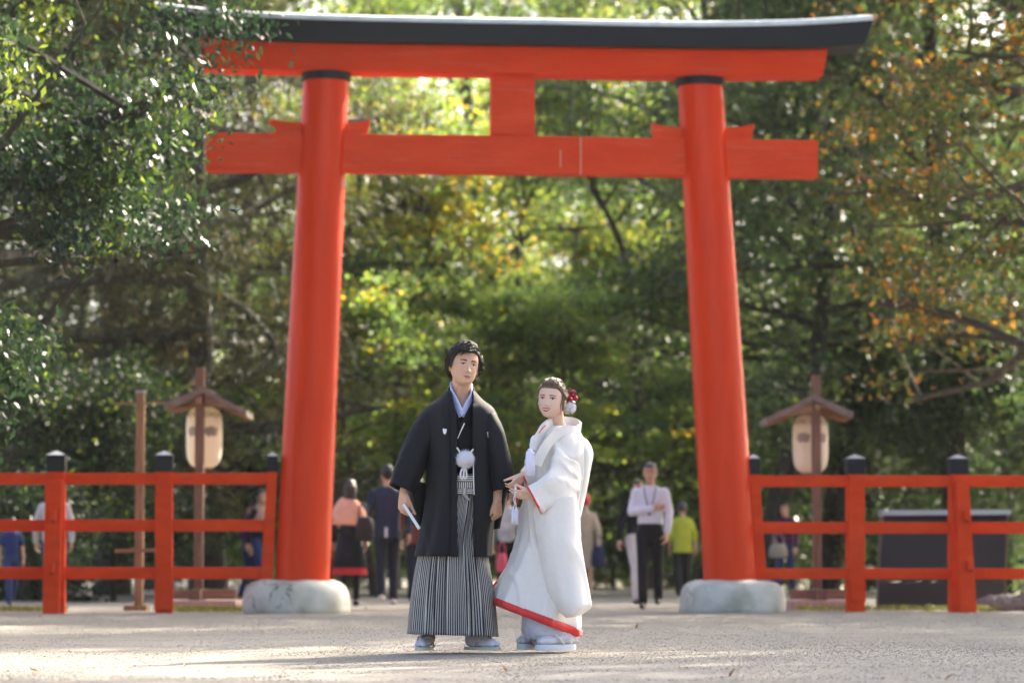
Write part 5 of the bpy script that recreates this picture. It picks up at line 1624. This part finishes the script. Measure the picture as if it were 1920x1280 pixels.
for k, (x, y, r, dy) in enumerate(((1063, 742, .022, 0.0), (1073, 738, .024, 0.02), (1078, 746, .022, 0.03), (1069, 749, .020, -0.02), (1061, 752, .018, -0.015), (1075, 735, .016, 0.03))):
    petal_ball(G(x, y, dy), r, 30, M_PETR, 'red_flower', fl, 20 + k, size=0.62)
petal_ball(G(1068, 764, -0.01), 0.045, 120, M_PETW, 'white_flower', fl, 40, size=0.42, ruffle=0.22)

# white outer robe, body of the garment
def folds(t, f):
    g = max(0.0, f - 0.35) / 0.65
    return g * (0.16 * (0.4 - abs(sin(3.5 * t + 1.5 * f + 0.4))) * (0.4 + g) + 0.05 * sin(7 * t + 2.2 * f + 0.4) + 0.035 * sin(13 * t - 3 * f) * g * (1.3 - g))
ctrl = [(1022, 800, 1080, 801, 0.075, 0.05), (1008, 812, 1086, 810, 0.125, 0.05), (999, 832, 1091, 830, 0.155, 0.05), (990, 862, 1094, 862, 0.165, 0.05), (984, 905, 1092, 905, 0.165, 0.05), (980, 950, 1085, 950, 0.165, 0.05), (975, 995, 1086, 998, 0.175, 0.05), (960, 1040, 1089, 1052, 0.19, 0.05), (941, 1082, 1090, 1112, 0.205, 0.05), (924, 1120, 1088, 1182, 0.22, 0.05)]
rings = wrinkle(loft_px(ctrl, 90, 130, YG, folds), 0.012, 7, 3.1, (1, 1, .3), 0.016)
robe = MB().loft(rings, cap0=False, cap1=False).build('white_robe', M_BROC, bride, True, solid=0.006)
hem_ring = rings[-1]
# padded red hem band
cc = sum(hem_ring, Vector()) / len(hem_ring)
def hem_off(o, z): return [p + Vector((p.x - cc.x, p.y - cc.y, 0)).normalized() * o + Vector((0, 0, z)) for p in hem_ring]
MB().loft([hem_off(-0.006, 0.012), hem_off(0.007, 0.010), hem_off(0.013, -0.002), hem_off(0.014, -0.022), hem_off(0.006, -0.036), hem_off(-0.008, -0.038)], cap0=False, cap1=False).build('red_hem', M_REDSILK, robe, True)
# crossing edge of the robe down the front
rb = bvh_of([robe])
ribbon([(1015, 812), (1004, 850), (1002, 900), (1003, 955)], [10, 14, 14, 13], rb, YG, 0.003, 0.008, 40).build('robe_edge', M_BROC, robe, True, angle=0.6)
MB().add(*((lambda q: ([q[0], q[1], q[2], q[0] + Vector((0, .02, 0)), q[1] + Vector((0, .02, 0)), q[2] + Vector((0, .02, 0))], [(0, 1, 2), (5, 4, 3), (0, 3, 4, 1), (1, 4, 5, 2), (2, 5, 3, 0)]))([G(938, 1078, 0.12), G(922, 1099, 0.12), G(931, 1104, 0.12)]))).build('red_lining_corner', M_REDSILK, robe)
# inner white robe with a fluffy edge
ctrl = [(985, 1120, 1082, 1120, 0.15, 0.05), (981, 1160, 1084, 1165, 0.16, 0.05), (980, 1180, 1084, 1186, 0.165, 0.05), (988, 1195, 1082, 1201, 0.15, 0.05)]
rings = wrinkle(loft_px(ctrl, 22, 70, YG), 0.012, 14)
inner = MB().loft(rings, cap0=False, cap1=False).build('inner_robe', M_WHITE, bride, True, solid=0.006)
rng = random.Random(9); mb = MB()
for _ in range(2600):
    r = rings[rng.randrange(12, 22)]; p = r[rng.randrange(len(r))] + Vector((rng.gauss(0, .006), rng.gauss(0, .006), rng.gauss(0, .006)))
    if p.y > YG + 0.06: continue
    q = p + Vector((rng.gauss(0, .006), -0.008 - abs(rng.gauss(0, .004)), -0.010 + rng.gauss(0, .005)))
    w = Vector((0.0018, 0, 0.0005))
    mb.add([p - w, p + w, q], [(0, 1, 2)])
mb.build('fluffy_trim', M_WHITE, inner)
# back bow pushing the robe out
rings = wrinkle(loft_px([(1072, 822, 1094, 818, 0.05, 0.09), (1070, 832, 1105, 828, 0.10, 0.09), (1072, 856, 1111.5, 850, 0.12, 0.09), (1074, 890, 1107, 884, 0.12, 0.09), (1075, 930, 1098, 925, 0.10, 0.09), (1074, 975, 1089, 970, 0.06, 0.08)], 40, 44, YG), 0.008, 8, 1.0)
MB().loft(rings).build('robe_over_sash_bow', M_BROC, robe, True)
# broad folded collar standing away from the nape
path = [G(1004, 846, -0.145), G(1010, 822, -0.125), G(1019, 804, -0.075), G(1030, 795, -0.02), G(1050, 789, 0.06), G(1072, 791, 0.11), G(1086, 802, 0.09), G(1082, 808, 0.0), G(1062, 806, -0.085), G(1038, 818, -0.13), G(1020, 842, -0.16), G(1006, 872, -0.165)]
neck_loop(neck_path(path, 70), 0.055, 0.018).build('white_collar', M_BROC, robe, True, angle=0.8)
MB().tube(neck_path([G(1023, 797, -0.085), G(1017, 803, -0.115), G(1011, 811, -0.15)], 10), 0.0035, 6).build('red_collar_line', M_REDSILK, robe, True)
# near sleeve: arm bent forward, cuff with a red edge, long hanging panel
def ring_between(a, b, depth_v, seg=36, power=2.3):
    c = (a + b) / 2; h = (b - a) / 2; out = []
    for k in range(seg):
        t = 2 * pi * k / seg; e = 2 / power
        ca = abs(cos(t)) ** e * (1 if cos(t) >= 0 else -1); sa = abs(sin(t)) ** e * (1 if sin(t) >= 0 else -1)
        out.append(c + h * ca + depth_v * sa)
    return out
keys = [(G(1046, 814, 0.02), G(1096, 872, 0.04), Vector((0.03, 0.13, 0.02))), (G(1045, 838, -0.07), G(1091, 908, -0.02), Vector((0.03, 0.11, 0.02))), (G(1032, 878, -0.17), G(1070, 935, -0.12), Vector((0.03, 0.08, 0.02))), (G(1010, 899, -0.20), G(1044, 949, -0.17), Vector((0.01, 0.065, 0))), (G(989, 911, -0.22), G(1013, 957, -0.20), Vector((0.0, 0.055, 0)))]
kr = [ring_between(*k) for k in keys]; nr = 34; rings = []
A = np.array([[tuple(p) for p in r] for r in kr])
for q in np.linspace(0, 4, nr):
    i = min(int(q), 3); f = q - i
    i0, i3 = max(i - 1, 0), min(i + 2, 4)
    a0, a1, a2, a3 = A[i0], A[i], A[i + 1], A[i3]
    v = 0.5 * ((2 * a1) + (-a0 + a2) * f + (2 * a0 - 5 * a1 + 4 * a2 - a3) * f * f + (-a0 + 3 * a1 - 3 * a2 + a3) * f ** 3)
    rings.append([Vector(p) for p in v])
rings = wrinkle(rings, 0.010, 6, 7.7, (0.7, 1, 1.9), 0.018)
rings = [[p + Vector((0.0, -0.006 * sin(38 * (p.x * 0.35 + p.z)), 0.0)) for p in r] for r in rings]
nsl = MB().loft(rings, cap0=True, cap1=False).build('sleeve', M_BROC, robe, True, solid=0.006)
MB().tube(rings[-1] + [rings[-1][0]], 0.0068, 8, cap=False).build('red_cuff', M_REDSILK, nsl, True)
ctrl = [(1003, 948, 1080, 925, 0.03, -0.16), (1000, 968, 1086, 952, 0.035, -0.15), (1003, 1010, 1092, 1002, 0.04, -0.15), (1009, 1056, 1100, 1056, 0.042, -0.155), (1021, 1102, 1107, 1102, 0.042, -0.165), (1037, 1132, 1111, 1131, 0.04, -0.175), (1052, 1150, 1100, 1146, 0.03, -0.18), (1064, 1157.5, 1086, 1154, 0.012, -0.185)]
def panel_fold(t, f): return 0.25 * sin(3.1 * cos(t) + 2 * f + 0.6) * min(1, f * 3)
rings = loft_px(ctrl, 50, 50, YG, panel_fold, power=2.6)
rings = [[Vector((p.x, p.y - 0.05 * (1 - ((p.x - r[25].x) / (abs(r[0].x - r[25].x) + 1e-6) * 2 - 1) ** 2) + 0.02, p.z)) for p in r] for r in rings]
rings = wrinkle(rings, 0.008, 6, 2.2, (1, 1, .3), 0.010)
MB().loft(rings).build('hanging_sleeve', M_BROC, robe, True)
# far sleeve
keys = [(G(1003, 838, 0.06), G(1020, 890, 0.06), Vector((0.0, 0.07, 0))), (G(990, 868, -0.02), G(1008, 915, -0.02), Vector((0, 0.06, 0))), (G(977, 884, -0.10), G(988, 906, -0.10), Vector((0, 0.045, 0)))]
kr = [ring_between(*k, seg=28) for k in keys]; A = np.array([[tuple(p) for p in r] for r in kr]); rings = []
for q in np.linspace(0, 2, 16):
    i = min(int(q), 1); f = q - i
    rings.append([Vector(p) for p in A[i] * (1 - f) + A[i + 1] * f])
fsl = MB().loft(rings, cap1=False).build('sleeve', M_BROC, robe, True, solid=0.006)
MB().tube(rings[-1] + [rings[-1][0]], 0.006, 8, cap=False).build('red_cuff', M_REDSILK, fsl, True)
# chest tassel with its cords
def tassel(parent, top, w, h, depth, name='tassel', seed=1):
    mb = MB(); rng = random.Random(seed)
    mb.ellip(top + Vector((0, 0, -0.004)), (w * 0.62, depth * 0.8, 0.012), None, 14, 8)
    rings = []
    for k in range(9):
        f = k / 8; ww = w * (0.86 + 0.16 * f) / 1; z = -0.008 - f * h
        rings.append([top + Vector((ww * cos(a) * (1 + 0.05 * sin(7 * a)), depth * sin(a) * (1 + 0.05 * sin(9 * a)), z)) for a in [2 * pi * i / 36 for i in range(36)]])
    mb.loft(rings)
    for k in range(60):
        a = rng.uniform(0, 2 * pi); p = top + Vector((w * 1.0 * cos(a), depth * sin(a), -0.008 - h * 0.96))
        mb.tube([top + Vector((w * .9 * cos(a), depth * sin(a) * 0.92, -0.02)), p + Vector((0, 0, rng.uniform(-.006, .004)))], 0.0022, 4)
    return mb.build(name, M_LAV, parent, True)
tassel(robe, G(994, 843, -0.225), 0.026, 0.138, 0.02, 'chest_tassel')
for k in range(5):
    pts = [G(1006 - 2 * k, 815 + 3 * k, -0.175), G(998 - k, 819 + 3 * k, -0.21), G(995 + (k % 2) * 4, 826 + 3 * k, -0.225), G(1000 - (k % 2) * 6, 833 + k, -0.225), G(994, 843, -0.225)]
    MB().tube(neck_path(pts, 16), 0.0036, 6).build('tassel_cord', M_LAV, robe, True)
# red and white fan case with tassels held in her hands
fc = thing('tasselled_fan', 'red and white fan with white tassels held by the bride', 'fan', tuple(G(968, 920, -0.2)))
MB().hexa([G(965, 908, -0.215), G(968, 908, -0.215), G(969.5, 924, -0.225), G(964, 924, -0.225)], [G(965, 908, -0.2), G(968, 908, -0.2), G(969.5, 924, -0.205), G(964, 924, -0.205)]).build('fan_stick', M_FANW, fc)
MB().hexa([G(971, 905, -0.17), G(979, 908, -0.17), G(969, 946, -0.18), G(962, 934, -0.18)], [p + Vector((0, 0.018, 0)) for p in (G(971, 905, -0.17), G(979, 908, -0.17), G(969, 946, -0.18), G(962, 934, -0.18))]).build('red_case', M_REDSILK, fc, bevel=0.003)
for dx, se in ((962.5, 2), (968, 3)):
    tassel(fc, G(dx, 952, -0.205), 0.0095, 0.082, 0.009, 'tassel', se)
    MB().tube(neck_path([G(966, 924, -0.21), G(964 + (dx - 965) * .6, 936, -0.21), G(966 + (dx - 965) * .3, 943, -0.21), G(dx, 952, -0.205)], 12), 0.0028, 6).build('cord', M_LAV, fc, True)
foot(bride, G(1008, 1208, 0.16), G(974, 1218, 0.02), 0, 0.088, 0.034, M_WHITE, M_FANW, 3)
foot(bride, G(1078, 1211, -0.04), G(1005, 1218, -0.13), 0, 0.088, 0.034, M_WHITE, M_FANW, 4)
# ------------------------------------------------------------------ visitors in the background
CLOTH = {}
def cloth(name, col, rough=0.8, var=0.12):
    if name not in CLOTH: CLOTH[name] = mat(name, col, rough, var, 5, 0.15, 60, spec=0.2, sheen=0.05)
    return CLOTH[name]
def oval(cx, cy, z, rx, ry, n=20): return [Vector((cx + rx * cos(2 * pi * i / n), cy + ry * sin(2 * pi * i / n), z)) for i in range(n)]

def visitor(label, px, Y, h, face_deg, top, bottom, hair=M_HAIRK, skin=M_SKIN, coat=0.50, sleeve='long', skirt=None, stride=0.18, long_hair=False, arms=None, shoe=None, female=True, fat=1.0, belt=None, legs=None):
    """a walking figure; top, bottom, shoe are materials; coat = height of the top's hem as a share of 1.7 m"""
    X = at_px(px, Y)
    t = thing('person', label, 'person', (X, Y, gz(X, Y) + 0.0), radians(face_deg), group=None)
    k = h / 1.7
    t.scale = (k, k, k)
    V = Vector
    hipz, shz = 0.88, 1.385
    sw = 0.165 if female else 0.195
    # legs: one forward, one back; knees bend
    L = {}
    for sg, st in ((-1, stride), (1, -stride)):
        hip = V((sg * 0.085, 0, hipz)); foot_ = V((sg * 0.075, -st, 0.085 + (0.06 if st < 0 else 0.0) * min(1, abs(st) * 5)))
        knee = (hip + foot_) / 2 + V((0, -0.035 - abs(st) * 0.12, 0.02))
        L[sg] = (hip, knee, foot_)
    A = arms or {}
    arm = {}
    for sg in (-1, 1):
        sh = V((sg * (sw - 0.032), 0.0, shz - 0.034))
        el, wr = A.get(sg, (V((sg * (sw + 0.055), 0.03, 1.12)), V((sg * (sw + 0.065), -0.05 * sg, 0.87))))
        arm[sg] = (sh, V(el), V(wr))
    mb = MB()
    Mh = Matrix.Translation((0, -0.02, 1.585))
    head_into(mb, Mh, 1.0, female, 32, 32)
    mb.capsule((0, 0.0, 1.50), 0.05, (0, 0.015, 1.40), 0.06, 12)
    mb.loft([oval(0, 0, z, rx, ry) for z, rx, ry in ((0.86, .11, .085), (1.0, .125, .09), (1.2, .13, .095), (1.36, .14, .085), (1.42, .06, .05))])
    for sg in (-1, 1):
        sh, el, wr = arm[sg]
        mb.chain([sh, el, wr], [0.045, 0.036, 0.026], 10)
        dv = (wr - el).normalized()
        hand_into(mb, wr, dv, V((-sg * 0.3, -0.95, 0)) if abs(dv.z) > 0.5 else V((0, -0.4, 0.9)), (22, 26, 20), sc=1.0, r=0.0095, flip=(sg < 0))
        hp, kn, ft = L[sg]
        mb.chain([hp, kn, ft], [0.075, 0.05, 0.036], 10)
        mb.capsule(ft + V((0, 0.03, -0.04)), 0.035, ft + V((0, -0.13, -0.055)), 0.028, 8)
    body = mb.blob('body', skin, t, 0.0085, 1, local=True)
    # top
    mb = MB(); f = fat; cz = coat * 1.7
    prof = [(cz, .155 if cz < 0.85 else .14, .125 if cz < .85 else .105), (0.98, .142, .108), (1.1, .138, .108), (1.22, .15, .115), (1.32, .172, .11), (1.375, .15, .095), (1.41, .11, .08), (1.44, .07, .06)]
    prof = [p for p in prof if p[0] >= cz - 1e-6]
    mb.loft([oval(0, 0.005, z, rx * f * (1 if female else 1.08), ry * f) for z, rx, ry in prof])
    for sg in (-1, 1):
        sh, el, wr = arm[sg]
        e2 = wr - (wr - el).normalized() * 0.02 if sleeve == 'long' else el.lerp(wr, 0.35 if sleeve == 'mid' else 0.0)
        if sleeve == 'short': mb.capsule(sh, 0.066, sh.lerp(el, 0.7), 0.06, 10)
        else: mb.chain([sh, el, e2], [0.066, 0.053, 0.042], 12)
    tp = mb.blob('top', top, t, 0.011, 3, local=True)
    if skirt:
        sm, sz, sr = skirt
        rings = [[V((p.x * (1 + 0.03 * sin(9 * a)), p.y * (1 + 0.03 * sin(9 * a)), p.z)) for a, p in zip([2 * pi * i / 36 for i in range(36)], oval(0, 0, z, rx, ry, 36))] for z, rx, ry in ((0.98, .135, .1), (0.8, .165, .13), (sz, sr, sr * 0.8))]
        MB().loft(rings, cap1=False).build('skirt', sm, t, True, local=True)
    if bottom:
        mb = MB()
        mb.loft([oval(0, 0, z, rx, ry) for z, rx, ry in ((0.78, .13, .095), (0.86, .15, .11), (0.96, .14, .103), (1.0, .13, .098))])
        for sg in (-1, 1):
            hp, kn, ft = L[sg]
            r = legs or (0.092, 0.066, 0.056)
            mb.chain([hp, kn, ft + V((0, 0, 0.0))], r, 12)
        mb.blob('trousers', bottom, t, 0.011, 2, local=True)
    if belt: MB().loft([oval(0, 0.003, z, .152, .114, 28) for z in (0.955, 0.99)]).build('belt', belt, t, True, local=True)
    sm = shoe or cloth('black_shoe_leather', (0.015, 0.014, 0.014), 0.4)
    for sg in (-1, 1):
        hp, kn, ft = L[sg]
        mb = MB(); lift = ft.z - 0.085
        mb.capsule(ft + V((0, 0.035, -0.045)), 0.042, ft + V((0, -0.08, -0.05)), 0.038, 10)
        mb.capsule(ft + V((0, -0.06, -0.05)), 0.04, ft + V((0, -0.15, -0.058)), 0.03, 10)
        o = mb.blob('shoe', sm, t, 0.009, 2, local=True)
    # hair
    mb = MB()
    mb.ellip(Mh @ V((0, 0.008, 0.020)), (0.086, 0.110, 0.108), None, 20, 14)
    if long_hair:
        mb.loft([oval(0, 0.06, z, rx, ry) for z, rx, ry in ((1.30, .055, .03), (1.38, .085, .045), (1.5, .092, .06), (1.62, .085, .06))])
    hm = mb.remeshed('hair', 0.009, 1)
    bm = bmesh.new(); bm.from_mesh(hm)
    kill = [v for v in bm.verts if (v.co.y < -0.05 and v.co.z < 1.64) or (v.co.z < 1.555 and not long_hair and v.co.y < 0.05)]
    bmesh.ops.delete(bm, geom=kill, context='VERTS'); bm.to_mesh(hm); bm.free()
    hm.update()
    for v in hm.vertices:
        v.co += v.co.normalized() * 0.004 * mnoise.noise(v.co * 45)
    link('hair', hm, hair, t, True)
    if abs(((face_deg + 180) % 360) - 180) < 75:
        fb = BVHTree.FromPolygons([v.co.copy() for v in body.data.vertices], [tuple(p.vertices) for p in body.data.polygons])
        ob = ORIGIN.get(body.name); ORIGIN[body.name] = Vector()
        face(Mh, fb, body, M_LIP, female=female, eye_open=0.009)
        ORIGIN[body.name] = ob
    return t, tp, body
def piece(mb, name, m, parent, voxel=0.012): return mb.blob(name, m, parent, voxel, 2, local=True)
V3 = Vector
def bag(name, label, pos, w, h, d, m, strap_top=None, parent=None):
    """soft bag as a thing of its own, pos = bottom middle in the world"""
    t = thing(name, label, 'bag', tuple(pos))
    mb = MB(); mb.loft([[Vector(pos) + Vector((x * f, y * f, z)) for x, y in ((w/2*cos(a), d/2*sin(a)) for a in [2*pi*i/18 for i in range(18)])] for z, f in ((0, .75), (h*.1, 1.0), (h*.6, .95), (h*.95, .7), (h, .45))])
    mb.build('pouch', m, t, True)
    top = Vector(pos) + Vector((0, 0, h))
    e = strap_top if strap_top is not None else top + Vector((0, 0, 0.16))
    MB().tube([top + Vector((-w * .3, 0, -0.02)), top.lerp(e, 0.6) + Vector((-w * .25, 0, 0)), e, top.lerp(e, 0.6) + Vector((w * .25, 0, 0)), top + Vector((w * .3, 0, -0.02))], 0.009, 6).build('handle', m, t, True)
    return t

c_navy = cloth('navy_suit', (0.024, 0.03, 0.06)); c_navy2 = cloth('dark_navy_trousers', (0.02, 0.02, 0.032)); c_black = cloth('black_wool', (0.014, 0.014, 0.018))
c_shirt = cloth('white_shirt', (0.68, 0.70, 0.76)); c_red = cloth('red_cloth', (0.5, 0.03, 0.035)); c_rust = cloth('rust_leather', (0.17, 0.035, 0.02), 0.5)
c_beige = cloth('beige_coat', (0.52, 0.40, 0.29)); c_lime = cloth('lime_knit', (0.48, 0.50, 0.05)); c_dark = cloth('charcoal_trousers', (0.03, 0.027, 0.027))
c_jean = cloth('blue_denim', (0.03, 0.045, 0.12)); c_purple = cloth('plum_jacket', (0.09, 0.02, 0.06)); c_white = cloth('white_trousers', (0.62, 0.58, 0.55))
c_brown = cloth('brown_shoe_leather', (0.10, 0.035, 0.02), 0.4); c_sneak = cloth('pale_trainer', (0.6, 0.5, 0.44)); c_shawl = cloth('salmon_shawl', (0.82, 0.38, 0.26)); c_blue = cloth('blue_tshirt', (0.02, 0.035, 0.13))
c_grey = cloth('grey_pullover', (0.42, 0.40, 0.40)); c_tan = cloth('tan_scarf', (0.42, 0.25, 0.17)); c_pink = cloth('pink_bag', (0.72, 0.12, 0.17)); c_stripe = cloth('striped_knit', (0.5, 0.48, 0.46), var=0.35)
c_purpled = cloth('violet_cloth', (0.12, 0.03, 0.16)); c_bag = cloth('dark_bag_leather', (0.03, 0.022, 0.02), 0.45); c_navybag = cloth('navy_bag', (0.035, 0.04, 0.08)); c_greybag = cloth('grey_bag', (0.32, 0.27, 0.22))
M_HAIRD = mat('dark_brown_hair', (0.035, 0.022, 0.016), 0.45, 0.3, 40)
M_HAIRG = mat('greying_hair', (0.06, 0.055, 0.055), 0.5, 0.3, 40)

# woman with salmon shawl, back view
t, tp, bd = visitor('woman walking away in salmon shawl and black dress', 657, 37.6, 1.58, 176, c_black, None, M_HAIRD, coat=0.42, skirt=(c_red, 0.42, 0.24), stride=0.10, long_hair=True)
MB().loft([[V3((p.x * (1 + .02 * sin(8 * i)), p.y, p.z + 0.05 * cos(2 * pi * i / 28 - 1.0))) for i, p in enumerate(oval(0, 0.0, z, rx, ry, 28))] for z, rx, ry in ((1.06, .255, .175), (1.15, .25, .17), (1.28, .225, .15), (1.38, .165, .12), (1.44, .09, .085))]).build('shawl', c_shawl, t, True, local=True)
MB().loft([oval(0, 0, z, rx, ry, 28) for z, rx, ry in ((0.52, .242, .20), (0.75, .20, .16), (0.95, .165, .13))]).build('dress_skirt', c_black, t, True, local=True)
for sg, st in ((-1, 0.10), (1, -0.10)):
    piece(MB().chain([V3((sg * .08, -st * .4, 0.6)), V3((sg * .078, -st * .6 - 0.02, 0.42)), V3((sg * 0.075, -st, 0.1 + (0.03 if st < 0 else 0)))], [.06, .05, .042]), 'stocking', c_black, t)
bag('shoulder_bag', 'dark leather bag on the shawl woman arm', (at_px(684, 37.45), 37.45, 0.80), 0.24, 0.30, 0.1, c_bag, Vector((at_px(682, 37.45), 37.45, 1.30)))
# navy suit
t, tp, bd = visitor('man walking away in dark navy suit', 727, 38.4, 1.79, 184, c_navy, c_navy2, M_HAIRK, coat=0.475, stride=0.17, female=False, shoe=c_sneak)
MB().box((0.02, 0.135, 0.88), (0.03, 0.01, 0.12)).build('shirt_tail', c_shirt, t, local=True)
visitor('person in rust leather jacket half hidden behind the groom', 783, 39.5, 1.66, 180, c_rust, c_navy2, M_HAIRD, coat=0.47, stride=0.1)
# striped knit between the couple
visitor('person in pale striped knit glimpsed between groom and bride', 950, 41, 1.56, 170, c_stripe, c_black, M_HAIRD, coat=0.53, stride=0.08)
bag('carrier_bag', 'pink drawstring bag hanging between groom and bride', (at_px(941, 40.6), 40.6, 0.40), 0.16, 0.26, 0.09, c_pink)
visitor('person in long beige coat just right of the bride', 1096, 45, 1.58, 178, c_beige, None, cloth('crimson_hat', (0.5, 0.02, 0.07)), coat=0.30, stride=0.07)
bag('tote_bag', 'navy tote bag hanging beside the beige coat', (at_px(1121, 44.8), 44.8, 0.47), 0.22, 0.32, 0.1, c_navybag)
# black cardigan, white trousers
visitor('woman in black cardigan and white trousers behind the man in shirt', 1194, 39.2, 1.62, 20, c_black, c_white, M_HAIRD, coat=0.50, stride=0.15, shoe=c_brown, arms={-1: (V3((-.22, 0.03, 1.12)), V3((-.28, -0.04, 0.88)))})
# man in white shirt, arm across his body
t, tp, bd = visitor('man in white shirt and black trousers walking towards us, arms crossed', 1219, 35.1, 1.70, -8, c_shirt, c_black, M_HAIRG, coat=0.565, stride=0.16, female=False, belt=c_bag,
    arms={-1: (V3((-.215, -0.05, 1.13)), V3((0.06, -0.20, 1.165))), 1: (V3((.225, -0.03, 1.12)), V3((.205, -0.10, 0.88)))})
t.rotation_euler.z = radians(-8)
MB().tube(neck_path([V3((-.07, -.05, 1.43)), V3((-.055, -.10, 1.33)), V3((-.01, -.128, 1.16)), V3((0.0, -.13, 1.08)), V3((0.02, -.128, 1.16)), V3((.06, -.10, 1.33)), V3((.07, -.05, 1.43))], 24), 0.006, 5).build('lanyard', c_bag, t, True, local=True)
MB().box((0.005, -0.135, 1.05), (0.075, 0.006, 0.05)).build('name_card', c_shirt, t, local=True)
MB().loft([oval(0.205 , -0.093, z, .033, .033, 14) for z in (0.895, 0.915)]).build('wristwatch', M_STEEL, t, True, local=True)
visitor('woman in lime green top walking away by the right pillar', 1279, 46, 1.46, 182, c_lime, c_dark, M_HAIRG, coat=0.47, sleeve='mid', stride=0.07, fat=1.2, legs=(0.1, 0.08, 0.07))
visitor('person in plum jacket and jeans behind the right fence', 1472, 46.5, 1.46, -35, c_purple, c_jean, M_HAIRK, coat=0.50, stride=0.14, arms={-1: (V3((-.22, 0.0, 1.12)), V3((-.12, -0.18, 1.02))), 1: (V3((.22, 0.0, 1.12)), V3((.24, -0.05, 0.9)))})
bag('handbag', 'grey handbag carried by the person in plum jacket', (at_px(1458, 46.2), 46.2, 0.62), 0.30, 0.22, 0.12, c_greybag)
visitor('child in blue t-shirt behind the far left of the fence', 24, 38.6, 1.12, 20, c_blue, c_jean, M_HAIRK, coat=0.53, sleeve='short', stride=0.2)
visitor('person in grey pullover hidden behind the braced left fence post', 103, 37.8, 1.56, 175, c_grey, c_jean, M_HAIRK, coat=0.50, stride=0.1, female=False, fat=1.1)
t, tp, bd = visitor('dark-haired woman in tan scarf beside the left pillar', 487, 43.6, 1.6, 60, c_black, c_jean, M_HAIRK, coat=0.48, stride=0.1, long_hair=True)
MB().loft([oval(0, 0, z, rx, ry, 20) for z, rx, ry in ((1.1, .17, .14), (1.25, .19, .15), (1.38, .15, .12), (1.45, .085, .08))]).build('scarf', c_tan, t, True, local=True)
visitor('person in violet behind the left fence near the pillar', 468, 46, 1.52, 120, c_purpled, c_jean, M_HAIRK, coat=0.50, stride=0.1)
visitor('distant person in dark coat behind the left lantern post', 421, 66, 1.66, 5, c_black, c_dark, M_HAIRK, coat=0.42, stride=0.08, female=False)
visitor('distant person in grey and blue right beside the left lantern post', 399, 67, 1.6, -10, cloth('slate_jacket', (0.05, 0.07, 0.12)), c_grey, M_HAIRK, coat=0.5, stride=0.08)
# ------------------------------------------------------------------ air
def make_haze():
    m, N, L = new_mat('hazy_air')
    N.remove(N['Principled BSDF'])
    v = N.new('ShaderNodeVolumePrincipled')
    v.inputs['Color'].default_value = (0.93, 0.95, 0.9, 1)
    v.inputs['Density'].default_value = 0.0002
    v.inputs['Anisotropy'].default_value = 0.35
    L.new(v.outputs[0], N['Material Output'].inputs['Volume'])
    o = MB().box((0, 415, 12.5), (1040, 1000, 27)).build('haze', m)
    tag(o, 'thin pale haze hanging in the forest air', 'haze', kind='stuff')
make_haze()
